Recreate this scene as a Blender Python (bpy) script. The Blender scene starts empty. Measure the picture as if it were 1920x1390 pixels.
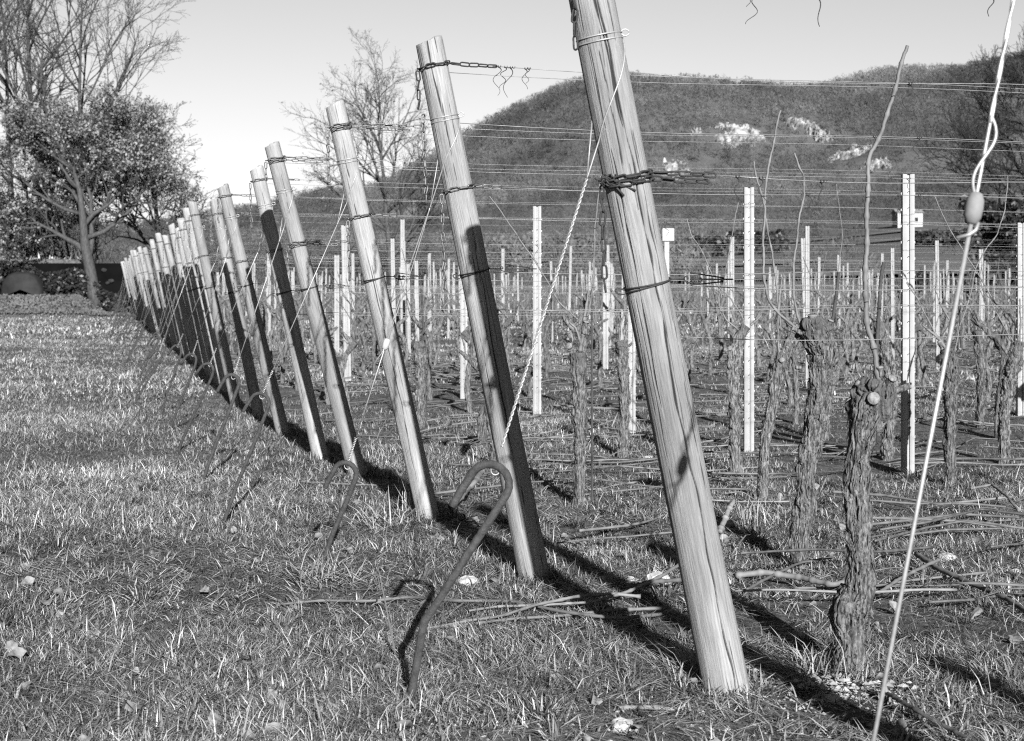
import bpy, math, random
import numpy as np
from mathutils import Vector, Matrix

scene = bpy.context.scene
COL = scene.collection
H = 1.25            # camera height
F = 2800.0          # focal length in pixels of the 1920 wide photograph
HY = 535.0          # horizon row
rad = math.radians

def ground(px, py, z=0.0):
    d = (H - z) * F / (py - HY)
    return np.array([(px - 960.0) / F * d, d, z])

def at(px, py, Y):
    return np.array([(px - 960.0) / F * Y, Y, H + (HY - py) / F * Y])

# ---------------------------------------------------------------- numpy noise
def _hash(ix, iy, iz, seed):
    h = (ix.astype(np.int64) * 374761393 + iy.astype(np.int64) * 668265263 + iz.astype(np.int64) * 2147483647 + seed * 144665) & 0xffffffff
    h = ((h ^ (h >> 13)) * 1274126177) & 0xffffffff
    h = ((h ^ (h >> 15)) * 2246822519) & 0xffffffff
    return ((h ^ (h >> 16)) & 0xffffff) / float(0xffffff)

def vnoise(x, y, z=0.0, seed=0):
    x, y, z = np.broadcast_arrays(np.asarray(x, float), np.asarray(y, float), np.asarray(z, float))
    ix, iy, iz = np.floor(x), np.floor(y), np.floor(z)
    fx, fy, fz = x - ix, y - iy, z - iz
    fx = fx * fx * (3 - 2 * fx); fy = fy * fy * (3 - 2 * fy); fz = fz * fz * (3 - 2 * fz)
    r = 0
    for dx in (0, 1):
        for dy in (0, 1):
            for dz in (0, 1):
                w = (fx if dx else 1 - fx) * (fy if dy else 1 - fy) * (fz if dz else 1 - fz)
                r = r + w * _hash(ix + dx, iy + dy, iz + dz, seed)
    return r * 2 - 1

def fbm(x, y, z=0.0, seed=0, octs=4):
    a, s, r = 1.0, 1.0, 0
    for o in range(octs):
        r = r + a * vnoise(np.asarray(x) * s, np.asarray(y) * s, np.asarray(z) * s, seed + o * 17)
        a *= .5; s *= 2.03
    return r

# ---------------------------------------------------------------- mesh builder
class MB:
    def __init__(self):
        self.v = []; self.q = []; self.t = []; self.n = 0; self.attr = []
    def add(self, verts, quads=None, tris=None, attr=None):
        verts = np.asarray(verts, float).reshape(-1, 3)
        self.v.append(verts)
        if quads is not None and len(quads): self.q.append(np.asarray(quads, np.int64).reshape(-1, 4) + self.n)
        if tris is not None and len(tris): self.t.append(np.asarray(tris, np.int64).reshape(-1, 3) + self.n)
        if attr is None: attr = np.zeros(len(verts))
        elif np.isscalar(attr): attr = np.full(len(verts), float(attr))
        self.attr.append(np.asarray(attr, float))
        self.n += len(verts)
    def mesh(self, name, mat, smooth=True, attr=None):
        me = bpy.data.meshes.new(name)
        v = np.concatenate(self.v) if self.v else np.zeros((0, 3))
        q = np.concatenate(self.q) if self.q else np.zeros((0, 4), np.int64)
        t = np.concatenate(self.t) if self.t else np.zeros((0, 3), np.int64)
        me.vertices.add(len(v)); me.vertices.foreach_set('co', v.astype(np.float32).ravel())
        nl = len(q) * 4 + len(t) * 3
        me.loops.add(nl)
        me.loops.foreach_set('vertex_index', np.concatenate([q.ravel(), t.ravel()]).astype(np.int32))
        me.polygons.add(len(q) + len(t))
        ls = np.concatenate([np.arange(len(q)) * 4, len(q) * 4 + np.arange(len(t)) * 3]).astype(np.int32)
        me.polygons.foreach_set('loop_start', ls)
        me.polygons.foreach_set('use_smooth', np.full(len(q) + len(t), smooth))
        if attr:
            a = me.attributes.new(attr, 'FLOAT', 'POINT')
            a.data.foreach_set('value', np.concatenate(self.attr).astype(np.float32))
        me.update(calc_edges=True)
        me.validate()
        if mat: me.materials.append(mat)
        return me
    # tube along a path
    def tube(self, path, r, n=6, cap=True, disp=None, attr=None):
        P = np.asarray(path, float); m = len(P)
        R = np.broadcast_to(np.asarray(r, float), (m,)).copy()
        T = np.empty_like(P); T[1:-1] = P[2:] - P[:-2]; T[0] = P[1] - P[0]; T[-1] = P[-1] - P[-2]
        T /= np.maximum(np.linalg.norm(T, axis=1, keepdims=True), 1e-9)
        a = np.array([0, -1.0, 0]) if abs(T[0][1]) < .9 else np.array([1.0, 0, 0])
        U = np.empty_like(P)
        u = a - T[0] * a.dot(T[0]); u /= np.linalg.norm(u); U[0] = u
        for i in range(1, m):
            u = u - T[i] * u.dot(T[i]); l = np.linalg.norm(u)
            if l < 1e-6: u = np.array([1.0, 0, 0])
            else: u = u / l
            U[i] = u
        V = np.cross(T, U)
        th = np.arange(n) * 2 * math.pi / n
        rr = R[:, None] * np.ones(n)[None]
        if disp is not None: rr = rr * disp(np.arange(m)[:, None], th[None, :])
        ring = P[:, None, :] + rr[..., None] * (np.cos(th)[None, :, None] * U[:, None, :] + np.sin(th)[None, :, None] * V[:, None, :])
        verts = ring.reshape(-1, 3)
        i = np.arange(m - 1)[:, None] * n; j = np.arange(n)[None, :]; jn = (j + 1) % n
        quads = np.stack([i + j, i + jn, i + n + jn, i + n + j], -1).reshape(-1, 4)
        tris = []
        if cap:
            verts = np.concatenate([verts, P[:1], P[-1:]])
            jj = np.arange(n); kk = (jj + 1) % n
            t0 = np.stack([np.full(n, m * n), kk, jj], -1)
            t1 = np.stack([np.full(n, m * n + 1), (m - 1) * n + jj, (m - 1) * n + kk], -1)
            tris = np.concatenate([t0, t1])
        self.add(verts, quads, tris, attr)
    def box(self, c, s, R=None):
        c = np.asarray(c, float); s = np.asarray(s, float) / 2
        v = np.array([[x, y, z] for x in (-1, 1) for y in (-1, 1) for z in (-1, 1)], float) * s
        if R is not None: v = v @ np.asarray(R).T
        self.add(v + c, [[0, 1, 3, 2], [4, 6, 7, 5], [0, 4, 5, 1], [2, 3, 7, 6], [0, 2, 6, 4], [1, 5, 7, 3]])

def link(name, data, parent=None):
    o = bpy.data.objects.new(name, data); COL.objects.link(o)
    if parent is not None: o.parent = parent
    return o

def tag(o, label=None, cat=None, group=None, kind=None):
    if label: o['label'] = label
    if cat: o['category'] = cat
    if group: o['group'] = group
    if kind: o['kind'] = kind
    return o

def empty(name, loc, label, cat, group=None):
    o = link(name, None); o.location = Vector(loc); o.empty_display_size = .1
    return tag(o, label, cat, group)

def child(name, mb, mat, root, smooth=True, attr=None, label=None):
    """mesh given in world coordinates, parented under root (root only translated)"""
    loc = np.array(root.matrix_basis.translation)
    mb.v = [v - loc for v in mb.v]
    o = link(name, mb.mesh(name, mat, smooth, attr), root)
    if label: o['label'] = label
    return o

def solo(name, mb, mat, loc, label, cat, group=None, smooth=True, attr=None, kind=None):
    loc = np.asarray(loc, float)
    mb.v = [v - loc for v in mb.v]
    o = link(name, mb.mesh(name, mat, smooth, attr)); o.location = Vector(loc)
    return tag(o, label, cat, group, kind)

def copy_tree(o, loc, rotz=0.0, scale=1.0, label=None, group=None):
    c = o.copy(); COL.objects.link(c)
    c.location = Vector(loc); c.rotation_euler = (0, 0, rotz); c.scale = (scale,) * 3
    if label: c['label'] = label
    if group: c['group'] = group
    for ch in o.children:
        d = ch.copy(); COL.objects.link(d); d.parent = c
        for g in ch.children:
            e = g.copy(); COL.objects.link(e); e.parent = d
    return c

def ordinal(n):
    w = ['zeroth', 'first', 'second', 'third', 'fourth', 'fifth', 'sixth', 'seventh', 'eighth', 'ninth', 'tenth', 'eleventh', 'twelfth',
         'thirteenth', 'fourteenth', 'fifteenth', 'sixteenth', 'seventeenth', 'eighteenth', 'nineteenth', 'twentieth']
    return w[n] if n < len(w) else 'far'

# ---------------------------------------------------------------- materials (the photograph is monochrome)
KA = .20    # exposed over two stops up against a deep, orange filtered sky
def mat(name, c0, c1=None, scale=6.0, stretch=(1, 1, 1), rough=.85, metal=0.0, bump=0.0, bscale=None, attr=None, attr_col=None,
        detail=6.0, lo=.35, hi=.65, spec=.25, coord='Object', trans=0.0, attr_mode='mix'):
    c0 = c0 * KA; c1 = None if c1 is None else c1 * KA
    m = bpy.data.materials.new(name); m.use_nodes = True
    nt = m.node_tree; N = nt.nodes; L = nt.links
    b = N['Principled BSDF']; b.inputs['Roughness'].default_value = rough; b.inputs['Metallic'].default_value = metal
    b.inputs['Specular IOR Level'].default_value = spec
    tc = N.new('ShaderNodeTexCoord'); mp = N.new('ShaderNodeMapping'); mp.inputs['Scale'].default_value = stretch
    L.new(tc.outputs[coord], mp.inputs['Vector'])
    nz = N.new('ShaderNodeTexNoise'); nz.inputs['Scale'].default_value = scale; nz.inputs['Detail'].default_value = detail
    nz.inputs['Roughness'].default_value = .65
    L.new(mp.outputs[0], nz.inputs['Vector'])
    if c1 is None: c1 = c0
    rp = N.new('ShaderNodeValToRGB'); e = rp.color_ramp.elements
    e[0].position = lo; e[1].position = hi
    e[0].color = (c0, c0, c0, 1); e[1].color = (c1, c1, c1, 1)
    L.new(nz.outputs['Fac'], rp.inputs['Fac'])
    out = rp.outputs['Color']
    if attr:
        at_ = N.new('ShaderNodeAttribute'); at_.attribute_name = attr
        mx = N.new('ShaderNodeMix'); mx.data_type = 'RGBA'
        if attr_mode == 'mult':
            mx.blend_type = 'MULTIPLY'; mx.inputs['Factor'].default_value = 1
            L.new(out, mx.inputs['A'])
            cb = N.new('ShaderNodeCombineColor')
            for k in range(3): L.new(at_.outputs['Fac'], cb.inputs[k])
            L.new(cb.outputs[0], mx.inputs['B'])
        else:
            L.new(at_.outputs['Fac'], mx.inputs['Factor']); L.new(out, mx.inputs['A'])
            mx.inputs['B'].default_value = (attr_col, attr_col, attr_col, 1)
        out = mx.outputs['Result']
    L.new(out, b.inputs['Base Color'])
    if bump:
        bp = N.new('ShaderNodeBump'); bp.inputs['Strength'].default_value = bump; bp.inputs['Distance'].default_value = .01
        if bscale:
            n2 = N.new('ShaderNodeTexNoise'); n2.inputs['Scale'].default_value = bscale; n2.inputs['Detail'].default_value = 6
            L.new(mp.outputs[0], n2.inputs['Vector']); L.new(n2.outputs['Fac'], bp.inputs['Height'])
        else: L.new(nz.outputs['Fac'], bp.inputs['Height'])
        L.new(bp.outputs[0], b.inputs['Normal'])
    m['_'] = 0
    del m['_']
    return m

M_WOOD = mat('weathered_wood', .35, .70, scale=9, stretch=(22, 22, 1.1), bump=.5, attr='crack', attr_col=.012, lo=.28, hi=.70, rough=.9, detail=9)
M_CHAIN = mat('dull_steel', .16, .34, scale=60, rough=.5, metal=.55, spec=.5)
M_CHAIN_DARK = mat('rusted_steel', .03, .08, scale=60, rough=.8, metal=.2)
M_GALV = mat('bright_galvanised_wire', .5, .72, scale=40, rough=.45, metal=.25, spec=.5)
M_WIRE = mat('trellis_wire', .4, .6, scale=30, rough=.5, metal=.4, spec=.5)
M_DARKWIRE = mat('dark_wire', .02, .05, scale=40, rough=.7)
M_ROD = mat('rusty_anchor_rod', .035, .10, scale=45, rough=.85, bump=.5, bscale=160)
M_REBAR = mat('ribbed_iron_stake', .05, .11, scale=30, rough=.85)
M_POLE = mat('pale_galvanised_profile', .46, .62, scale=7, stretch=(1, 1, .4), rough=.6, spec=.4)
M_NOTCH = mat('dark_notch', .03)
M_BARK = mat('vine_bark', .035, .48, scale=11, stretch=(10, 10, 1.4), bump=1.0, rough=.95, lo=.40, hi=.64, attr='knot', attr_col=.03, detail=9)
M_CUT = mat('fresh_pruning_cut', .18, .5, scale=110)
M_CANE = mat('bare_cane', .14, .36, scale=25, stretch=(1, 1, .3), rough=.7, lo=.3, hi=.7)
M_CANE_DARK = mat('young_cane', .09, .2, scale=40, rough=.6)
M_PRUNE = mat('pruned_cane', .16, .42, scale=9, rough=.75, lo=.3, hi=.7)
M_TENDRIL = mat('dry_tendril', .03, .07, scale=30)
M_LEAF = mat('dry_fallen_leaf', .16, .5, scale=30, rough=.8)
M_STONE = mat('pale_stone', .36, .95, scale=14, bump=.6, rough=.9)
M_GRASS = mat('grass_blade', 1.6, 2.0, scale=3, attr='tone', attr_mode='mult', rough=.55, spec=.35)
M_STRAW = mat('dry_grass', .45, .8, scale=20, rough=.7)
M_TREEBARK = mat('tree_bark', .03, .15, scale=8, stretch=(3, 3, .6), bump=.6)
M_TWIG = mat('bare_twig', .05, .12, scale=.7)
M_TWIG_DARK = mat('dark_twig', .02, .05, scale=.7)
M_OAKLEAF = mat('withered_oak_leaf', .13, .55, scale=.9, lo=.35, hi=.65, rough=.7)
M_IVY = mat('evergreen_ivy_leaf', .02, .06, scale=1.2, rough=.5)
M_WOODS = mat('hillside_wood', .11, .26, scale=.02, lo=.36, hi=.64, attr='tone', attr_mode='mult', rough=.95, spec=.1)
M_ROCK = mat('chalky_rock', .25, 1.0, scale=.16, bump=.8, detail=9, rough=.95)
M_WALLSTONE = mat('dark_wall_stone', .002, .008, scale=.9, rough=1.0, spec=.05)  # near black base colour over all the masonry
M_TARP = mat('dark_tarpaulin', .005, .03, scale=2.2, rough=.8, spec=.2)
M_PLASTER = mat('white_plaster', .7, .82, scale=.6)
M_ROOF = mat('light_roof_tile', .35, .5, scale=1.0)
M_BUSH = mat('grey_winter_shrub', .12, .27, scale=1.0, rough=.9)
M_DRYSHRUB = mat('pale_dry_stems', .12, .26, scale=1.0, rough=.9)

def mottle(m, scale, stretch, lo, hi):
    nt = m.node_tree; N = nt.nodes; L = nt.links; b = N['Principled BSDF']; src = b.inputs['Base Color'].links[0].from_socket
    tc = N.new('ShaderNodeTexCoord'); mp = N.new('ShaderNodeMapping'); mp.inputs['Scale'].default_value = stretch; L.new(tc.outputs['Object'], mp.inputs[0])
    n = N.new('ShaderNodeTexNoise'); n.inputs['Scale'].default_value = scale; n.inputs['Detail'].default_value = 5; L.new(mp.outputs[0], n.inputs['Vector'])
    r = N.new('ShaderNodeMapRange'); r.inputs['From Min'].default_value = .3; r.inputs['From Max'].default_value = .7; r.inputs['To Min'].default_value = lo; r.inputs['To Max'].default_value = hi
    L.new(n.outputs['Fac'], r.inputs['Value'])
    mx = N.new('ShaderNodeVectorMath'); mx.operation = 'SCALE'; L.new(src, mx.inputs[0]); L.new(r.outputs[0], mx.inputs['Scale']); L.new(mx.outputs[0], b.inputs['Base Color'])
mottle(M_WOOD, 2.2, (3, 3, .7), .7, 1.25)
mottle(M_WOOD, 6, (7, 7, .5), .8, 1.12)
mottle(M_WOODS, .009, (1, 1, 2.5), .5, 1.35)
def per_object(m, lo, hi):
    nt = m.node_tree; N = nt.nodes; L = nt.links; b = N['Principled BSDF']; src = b.inputs['Base Color'].links[0].from_socket
    oi = N.new('ShaderNodeObjectInfo'); r = N.new('ShaderNodeMapRange'); r.inputs['To Min'].default_value = lo; r.inputs['To Max'].default_value = hi; L.new(oi.outputs['Random'], r.inputs['Value'])
    mx = N.new('ShaderNodeVectorMath'); mx.operation = 'SCALE'; L.new(src, mx.inputs[0]); L.new(r.outputs[0], mx.inputs['Scale']); L.new(mx.outputs[0], b.inputs['Base Color'])
per_object(M_WOOD, .78, 1.12); per_object(M_BARK, .75, 1.15); per_object(M_PRUNE, .6, 1.2)

def ground_mat():
    m = bpy.data.materials.new('turf_and_soil'); m.use_nodes = True
    nt = m.node_tree; N = nt.nodes; L = nt.links; b = N['Principled BSDF']
    b.inputs['Roughness'].default_value = .95; b.inputs['Specular IOR Level'].default_value = .1
    tc = N.new('ShaderNodeTexCoord')
    def noise(s, d=8):
        n = N.new('ShaderNodeTexNoise'); n.inputs['Scale'].default_value = s; n.inputs['Detail'].default_value = d
        n.inputs['Roughness'].default_value = .7; L.new(tc.outputs['Object'], n.inputs['Vector']); return n
    def ramp(n, a, c, lo, hi):
        r = N.new('ShaderNodeValToRGB'); e = r.color_ramp.elements
        e[0].position = lo; e[1].position = hi; e[0].color = (a, a, a, 1); e[1].color = (c, c, c, 1)
        L.new(n.outputs['Fac'], r.inputs['Fac']); return r
    fine = ramp(noise(9), .015, .075, .36, .66)
    big = ramp(noise(.35, 4), .75, 1.15, .3, .7)
    mx = N.new('ShaderNodeMix'); mx.data_type = 'RGBA'; mx.blend_type = 'MULTIPLY'; mx.inputs['Factor'].default_value = 1
    L.new(fine.outputs[0], mx.inputs['A']); L.new(big.outputs[0], mx.inputs['B'])
    L.new(mx.outputs['Result'], b.inputs['Base Color'])
    bp = N.new('ShaderNodeBump'); bp.inputs['Strength'].default_value = .9; bp.inputs['Distance'].default_value = .03
    L.new(noise(14).outputs['Fac'], bp.inputs['Height']); L.new(bp.outputs[0], b.inputs['Normal'])
    return m
M_GROUND = ground_mat()

# ---------------------------------------------------------------- terrain
RIDGE_PX = [(-1400, 500), (-600, 470), (0, 440), (250, 425), (400, 400), (520, 378), (600, 366), (700, 348), (780, 305), (850, 262), (920, 225), (1000, 190),
            (1050, 168), (1090, 155), (1150, 152), (1250, 152), (1350, 158), (1450, 164), (1530, 166), (1600, 156), (1660, 147), (1740, 144),
            (1800, 140), (1860, 124), (1930, 118), (2100, 110), (2400, 130), (3300, 200)]
YR, YF = 900.0, 330.0
_rk = np.array([(p[0] - 960.0) / F for p in RIDGE_PX]); _rz = np.array([H + (HY - p[1]) / F * YR - 8.5 for p in RIDGE_PX])
FOOT_PX = [(-1400, 520), (0, 500), (500, 470), (1000, 468), (1300, 462), (1500, 446), (1700, 424), (1960, 420), (3300, 430)]
_fk = np.array([(p[0] - 960.0) / F for p in FOOT_PX]); _fz = np.array([H + (HY - p[1]) / F * YF for p in FOOT_PX])

def post_line_x(Y): return np.where(np.asarray(Y) < 14, .67 - .3218 * (Y - 4.575), -2.363 - .278 * (Y - 14))
def sstep(x, a, b):
    t = np.clip((x - a) / (b - a), 0, 1); return t * t * (3 - 2 * t)

def gz(X, Y):
    X = np.asarray(X, float); Y = np.asarray(Y, float)
    Ys = np.maximum(Y, 1.0)
    k = X / Ys
    # near ground: gentle bumps
    near = np.exp(-np.maximum(Y - 4, 0) / 30.0)
    z = .025 * vnoise(X * .9, Y * .9, 0, 3) + .010 * vnoise(X * 3.1, Y * 3.1, 0, 5)
    z = z * np.clip(1 - (Y - 30) / 30, 0, 1)
    # bank at far left
    off = X - post_line_x(Y); bm = 1 - sstep(off, -2.4, -.9)
    zb = .78 * sstep(Y, 56.5, 60.0) * bm
    zb = zb + bm * (1.55 * sstep(Y, 61.2, 61.8) + .03 * np.clip(Y - 62, 0, 60))
    # plain -> foot of hill -> ridge
    zf = np.interp(k, _fk, _fz); zr = np.interp(k, _rk, _rz)
    t1 = np.clip((Y - 92) / (YF - 92), 0, 1)
    zp = zf * t1 ** 1.15
    t2 = np.clip((Y - YF) / (YR - YF), 0, 1)
    prof = .35 * t2 + .65 * (1 - (1 - t2) ** 2.0) * sstep(t2, -.35, 1.0)
    prof = np.where(t2 >= 1, 1.0, prof)
    zh = zf + (zr - zf) * np.clip(prof / np.maximum((.35 + .65), 1e-6), 0, 1)
    zh = zh + sstep(t2, .05, .35) * (1 - sstep(t2, .82, 1.0)) * (7 * vnoise(X / 75, Y / 90, 0, 9) + 3 * vnoise(X / 30, Y / 40, 0, 11))
    zh = zh - .35 * np.maximum(Y - YR, 0)
    far = np.where(Y > YF, zh, zp)
    return z + np.maximum(zb, 0) + np.where(Y > 92, far, 0)

def gz1(x, y): return float(gz(np.array([x]), np.array([y]))[0])

ks = np.concatenate([np.linspace(-.95, -.45, 60), np.linspace(-.44, .44, 360), np.linspace(.45, .95, 60)])
ys = np.concatenate([np.linspace(-4, 20, 140), np.linspace(20.3, 56, 70), np.linspace(56.2, 64, 40), np.linspace(65, 110, 30),
                     np.linspace(113, 330, 50), np.linspace(336, 905, 130), np.linspace(915, 1300, 20)])
KX, YY = np.meshgrid(ks, ys)
XX = KX * (YY + 9)
ZZ = gz(XX, YY)
mb = MB()
nk = len(ks); ny = len(ys)
idx = np.arange(nk * ny).reshape(ny, nk)
mb.add(np.stack([XX, YY, ZZ], -1).reshape(-1, 3),
       np.stack([idx[:-1, :-1], idx[:-1, 1:], idx[1:, 1:], idx[1:, :-1]], -1).reshape(-1, 4))
g = link('ground', mb.mesh('ground', M_GROUND)); tag(g, kind='structure')

# ---------------------------------------------------------------- grass
rng = np.random.default_rng(4)
RD = np.array([.963, .268, 0.0]); QD = np.array([-.268, .963, 0.0])     # along a row / from row to row
def post_line_x_(Y): return np.where(np.asarray(Y) < 14, .67 - .3218 * (Y - 4.575), -2.363 - .278 * (Y - 14))

def blades(pos, h, w, yaw, lean, bend, tone):
    n = len(pos)
    dirv = np.stack([np.cos(yaw), np.sin(yaw), np.zeros(n)], -1)
    side = np.stack([-np.sin(yaw + rng.normal(0, .5, n)), np.cos(yaw), np.zeros(n)], -1)
    up = np.array([0, 0, 1.0])
    a1 = lean; a2 = np.minimum(lean + bend, 1.75)
    mid = pos + (h * .55)[:, None] * (np.sin(a1)[:, None] * dirv + np.cos(a1)[:, None] * up)
    tip = mid + (h * .45)[:, None] * (np.sin(a2)[:, None] * dirv + np.cos(a2)[:, None] * up)
    s = side * (w / 2)[:, None]
    V = np.stack([pos - s, pos + s, mid + s * .8, mid - s * .8, tip], 1).reshape(-1, 3)
    b = np.arange(n)[:, None] * 5
    return V, b + np.array([[0, 1, 2, 3]]), b + np.array([[3, 2, 4]]), np.repeat(tone, 5)

mbg = MB()
def scatter(y0, y1, dens, hm, wm, kmax=.43):
    area = kmax * ((y1 + 1.5) ** 2 - (y0 + 1.5) ** 2)
    n = int(area * dens)
    Y = np.sqrt(rng.uniform((y0 + 1.5) ** 2, (y1 + 1.5) ** 2, n)) - 1.5
    X = rng.uniform(-kmax, kmax, n) * (Y + 1.5)
    inside = X - post_line_x(Y)            # >0: in the vineyard
    n1 = fbm(X * 1.3, Y * 1.3, 0, 21, 3); n2 = fbm(X * .33, Y * .25, 0, 33, 3)
    pr = np.where(inside < 0, .96, .66) + .55 * n1 * np.where(inside < 0, .4, 1.0) + np.where(inside < 0, .12, .3) * n2
    # worn, half bare soil at the front right and beneath the first posts
    bare = np.exp(-(((X - .3) / .8) ** 2 + ((Y - 4.05) / .35) ** 2)) + 1.2 * np.exp(-(((X - 1.02) / .3) ** 2 + ((Y - 4.62) / .16) ** 2)) \
        + .3 * np.exp(-(((X + .9) / .25) ** 2 + ((Y - 5.9) / .2) ** 2)) + .2 * np.exp(-(((X + 1.1) / .3) ** 2 + ((Y - 4.9) / .15) ** 2))
    pr = pr - .85 * np.minimum(bare, 1)
    keep = rng.random(n) < np.clip(pr, .10, 1)
    X, Y, n1, n2 = X[keep], Y[keep], n1[keep], n2[keep]; n = len(X)
    pos = np.stack([X, Y, gz(X, Y) - .004], -1)
    cell = vnoise(X * 5.5, Y * 5.5, 0, 41)
    yaw = rng.uniform(0, 2 * math.pi, n) * .8 + cell * 5
    h = hm * rng.lognormal(0, .38, n) * (1 + .35 * n2 + .25 * n1)
    lean = np.clip(rng.beta(2.6, 1.1, n) * 1.6, .05, 1.55)
    bend = rng.uniform(.0, .9, n)
    longb = rng.random(n) < .06
    lean = np.where(longb, np.clip(lean + .3, .3, 1.55), lean); h = np.where(longb, h * 2.1, h); wm = wm * np.where(longb, 1.15, .78) * np.ones(n)
    dry = rng.random(n) < (.24 + .3 * np.clip(vnoise(X * .8, Y * .8, 0, 55) + .1, 0, 1))
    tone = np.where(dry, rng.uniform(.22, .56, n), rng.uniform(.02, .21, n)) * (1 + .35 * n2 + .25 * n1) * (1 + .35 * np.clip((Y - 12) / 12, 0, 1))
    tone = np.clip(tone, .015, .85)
    V, q, t, a = blades(pos, h, wm * rng.uniform(.6, 1.4, n), yaw, lean, bend, tone)
    mbg.add(V, q, t, a)
scatter(3.0, 5.6, 30000, .042, .0040)
scatter(5.6, 9.0, 16000, .042, .0045)
scatter(9.0, 16, 8500, .042, .0055)
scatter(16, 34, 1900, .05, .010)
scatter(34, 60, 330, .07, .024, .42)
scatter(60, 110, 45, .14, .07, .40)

def thatch(y0, y1, dens, hm, wm, kmax=.43):
    n = int(kmax * ((y1 + 1.5) ** 2 - (y0 + 1.5) ** 2) * dens)
    Y = np.sqrt(rng.uniform((y0 + 1.5) ** 2, (y1 + 1.5) ** 2, n)) - 1.5; X = rng.uniform(-kmax, kmax, n) * (Y + 1.5)
    keep = rng.random(n) < np.clip(.55 - .7 * np.exp(-(((X - 1.0) / .4) ** 2 + ((Y - 4.6) / .3) ** 2)) - .5 * np.exp(-(((X - .2) / .8) ** 2 + ((Y - 4.0) / .3) ** 2)) + .6 * fbm(X * 1.1, Y * 1.1, 0, 71, 3), .08, 1); X, Y = X[keep], Y[keep]; n = len(X)
    pos = np.stack([X, Y, gz(X, Y) + rng.uniform(.0, .018, n)], -1); cell = vnoise(X * 3.5, Y * 3.5, 0, 45)
    V, q, t, a = blades(pos, hm * rng.uniform(.5, 1.5, n), wm * rng.uniform(.6, 1.3, n), cell * 7 + rng.normal(0, .5, n), rng.uniform(1.15, 1.55, n), rng.uniform(.0, .35, n), np.where(rng.random(n) < .55, rng.uniform(.2, .62, n), rng.uniform(.03, .2, n)))
    mbg.add(V, q, t, a)
thatch(3.0, 5.8, 5200, .085, .0034)
thatch(5.8, 9.5, 2300, .085, .0045)
def clumps(y0, y1, dens, hm, wm):
    n = int(.43 * ((y1 + 1.5) ** 2 - (y0 + 1.5) ** 2) * dens)
    for _ in range(n):
        Yc = math.sqrt(rng.uniform((y0 + 1.5) ** 2, (y1 + 1.5) ** 2)) - 1.5; Xc = rng.uniform(-.43, .43) * (Yc + 1.5); k = int(rng.integers(30, 90)); r = rng.uniform(.02, .06)
        th = rng.uniform(0, 6.28, k); rr = r * np.sqrt(rng.random(k)); x = Xc + rr * np.cos(th); y = Yc + rr * np.sin(th); base = rng.uniform(.05, .16)
        V, q, t, a = blades(np.stack([x, y, gz(x, y) - .004], -1), hm * rng.uniform(.6, 1.25) * rng.uniform(.5, 1.2, k), wm * rng.uniform(.7, 1.4, k), th + rng.normal(0, .6, k), np.clip(.25 + rr / r * .9 + rng.normal(0, .2, k), .05, 1.5), rng.uniform(.2, .9, k), np.where(rng.random(k) < .18, rng.uniform(.25, .5, k), base * rng.uniform(.7, 1.4, k)))
        mbg.add(V, q, t, a)
clumps(3.2, 5.8, 16, .085, .0048)
clumps(5.8, 10.5, 9, .085, .0058)
def fringe(px, py, rad_, n, hm, wm):
    c = ground(px, py); th = rng.uniform(0, 6.28, n); rr = rad_ * rng.uniform(.8, 2.2, n)
    x = c[0] + rr * np.cos(th); y = c[1] + rr * np.sin(th)
    pos = np.stack([x, y, gz(x, y) - .004], -1); dry = rng.random(n) < .35
    V, q, t, a = blades(pos, hm * rng.uniform(.4, 1.4, n), wm * rng.uniform(.6, 1.3, n), rng.uniform(0, 6.28, n), rng.uniform(.1, 1.2, n), rng.uniform(0, .9, n), np.where(dry, rng.uniform(.17, .38, n), rng.uniform(.03, .15, n)))
    mbg.add(V, q, t, a)
for (px, py, r_, n_, h_, w_) in [(1362, 1300, .075, 260, .07, .005), (1003, 1085, .075, 220, .075, .0055), (803, 970, .07, 180, .075, .006), (672, 895, .07, 160, .07, .007), (602, 862, .07, 140, .07, .007), (532, 817, .07, 140, .07, .008), (487, 785, .07, 120, .07, .008),
                                 (1592, 1258, .06, 240, .08, .0045), (1497, 1062, .06, 200, .07, .005), (1430, 950, .05, 160, .07, .006), (1086, 952, .05, 160, .06, .006), (1783, 920, .05, 160, .07, .007), (1380, 892, .05, 120, .07, .007), (770, 1325, .03, 120, .06, .005), (605, 1062, .03, 100, .07, .005)]:
    fringe(px, py, r_, n_, h_, w_)

def tuft(px, py, n, r, hm, lean0, yaw0, name='grass_tuft', label=None, w=.0065):
    c = ground(px, py); c[2] = gz1(c[0], c[1])
    th = rng.uniform(0, 6.28, n); rr = r * np.sqrt(rng.random(n))
    pos = np.stack([c[0] + rr * np.cos(th), c[1] + rr * np.sin(th), np.full(n, c[2] - .005)], -1)
    yaw = yaw0 + rng.normal(0, 1.5, n)
    V, q, t, a = blades(pos, hm * rng.uniform(.5, 1.3, n), w * rng.uniform(.6, 1.3, n), yaw, np.clip(lean0 + rng.normal(0, .35, n), .05, 1.5), rng.uniform(.1, .8, n), np.zeros(n))
    m = MB(); m.add(V, q, t, a)
    solo(name, m, M_STRAW, c, label, 'grass tuft')
tuft(1300, 1268, 150, .10, .17, 1.0, 2.6, label='pale dry grass tuft against the left foot of the nearest leaning post')
tuft(770, 962, 60, .09, .20, .55, 1.9, label='upright pale dry grass tuft left of the third leaning post foot')
tuft(705, 985, 90, .14, .20, 1.15, 2.9, label='flattened pale dry grass left of the third leaning post foot')
tuft(610, 1090, 260, .15, .17, 1.15, -1.3, label='pale dry grass tuft around the foot of the second rusty hook')
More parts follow.
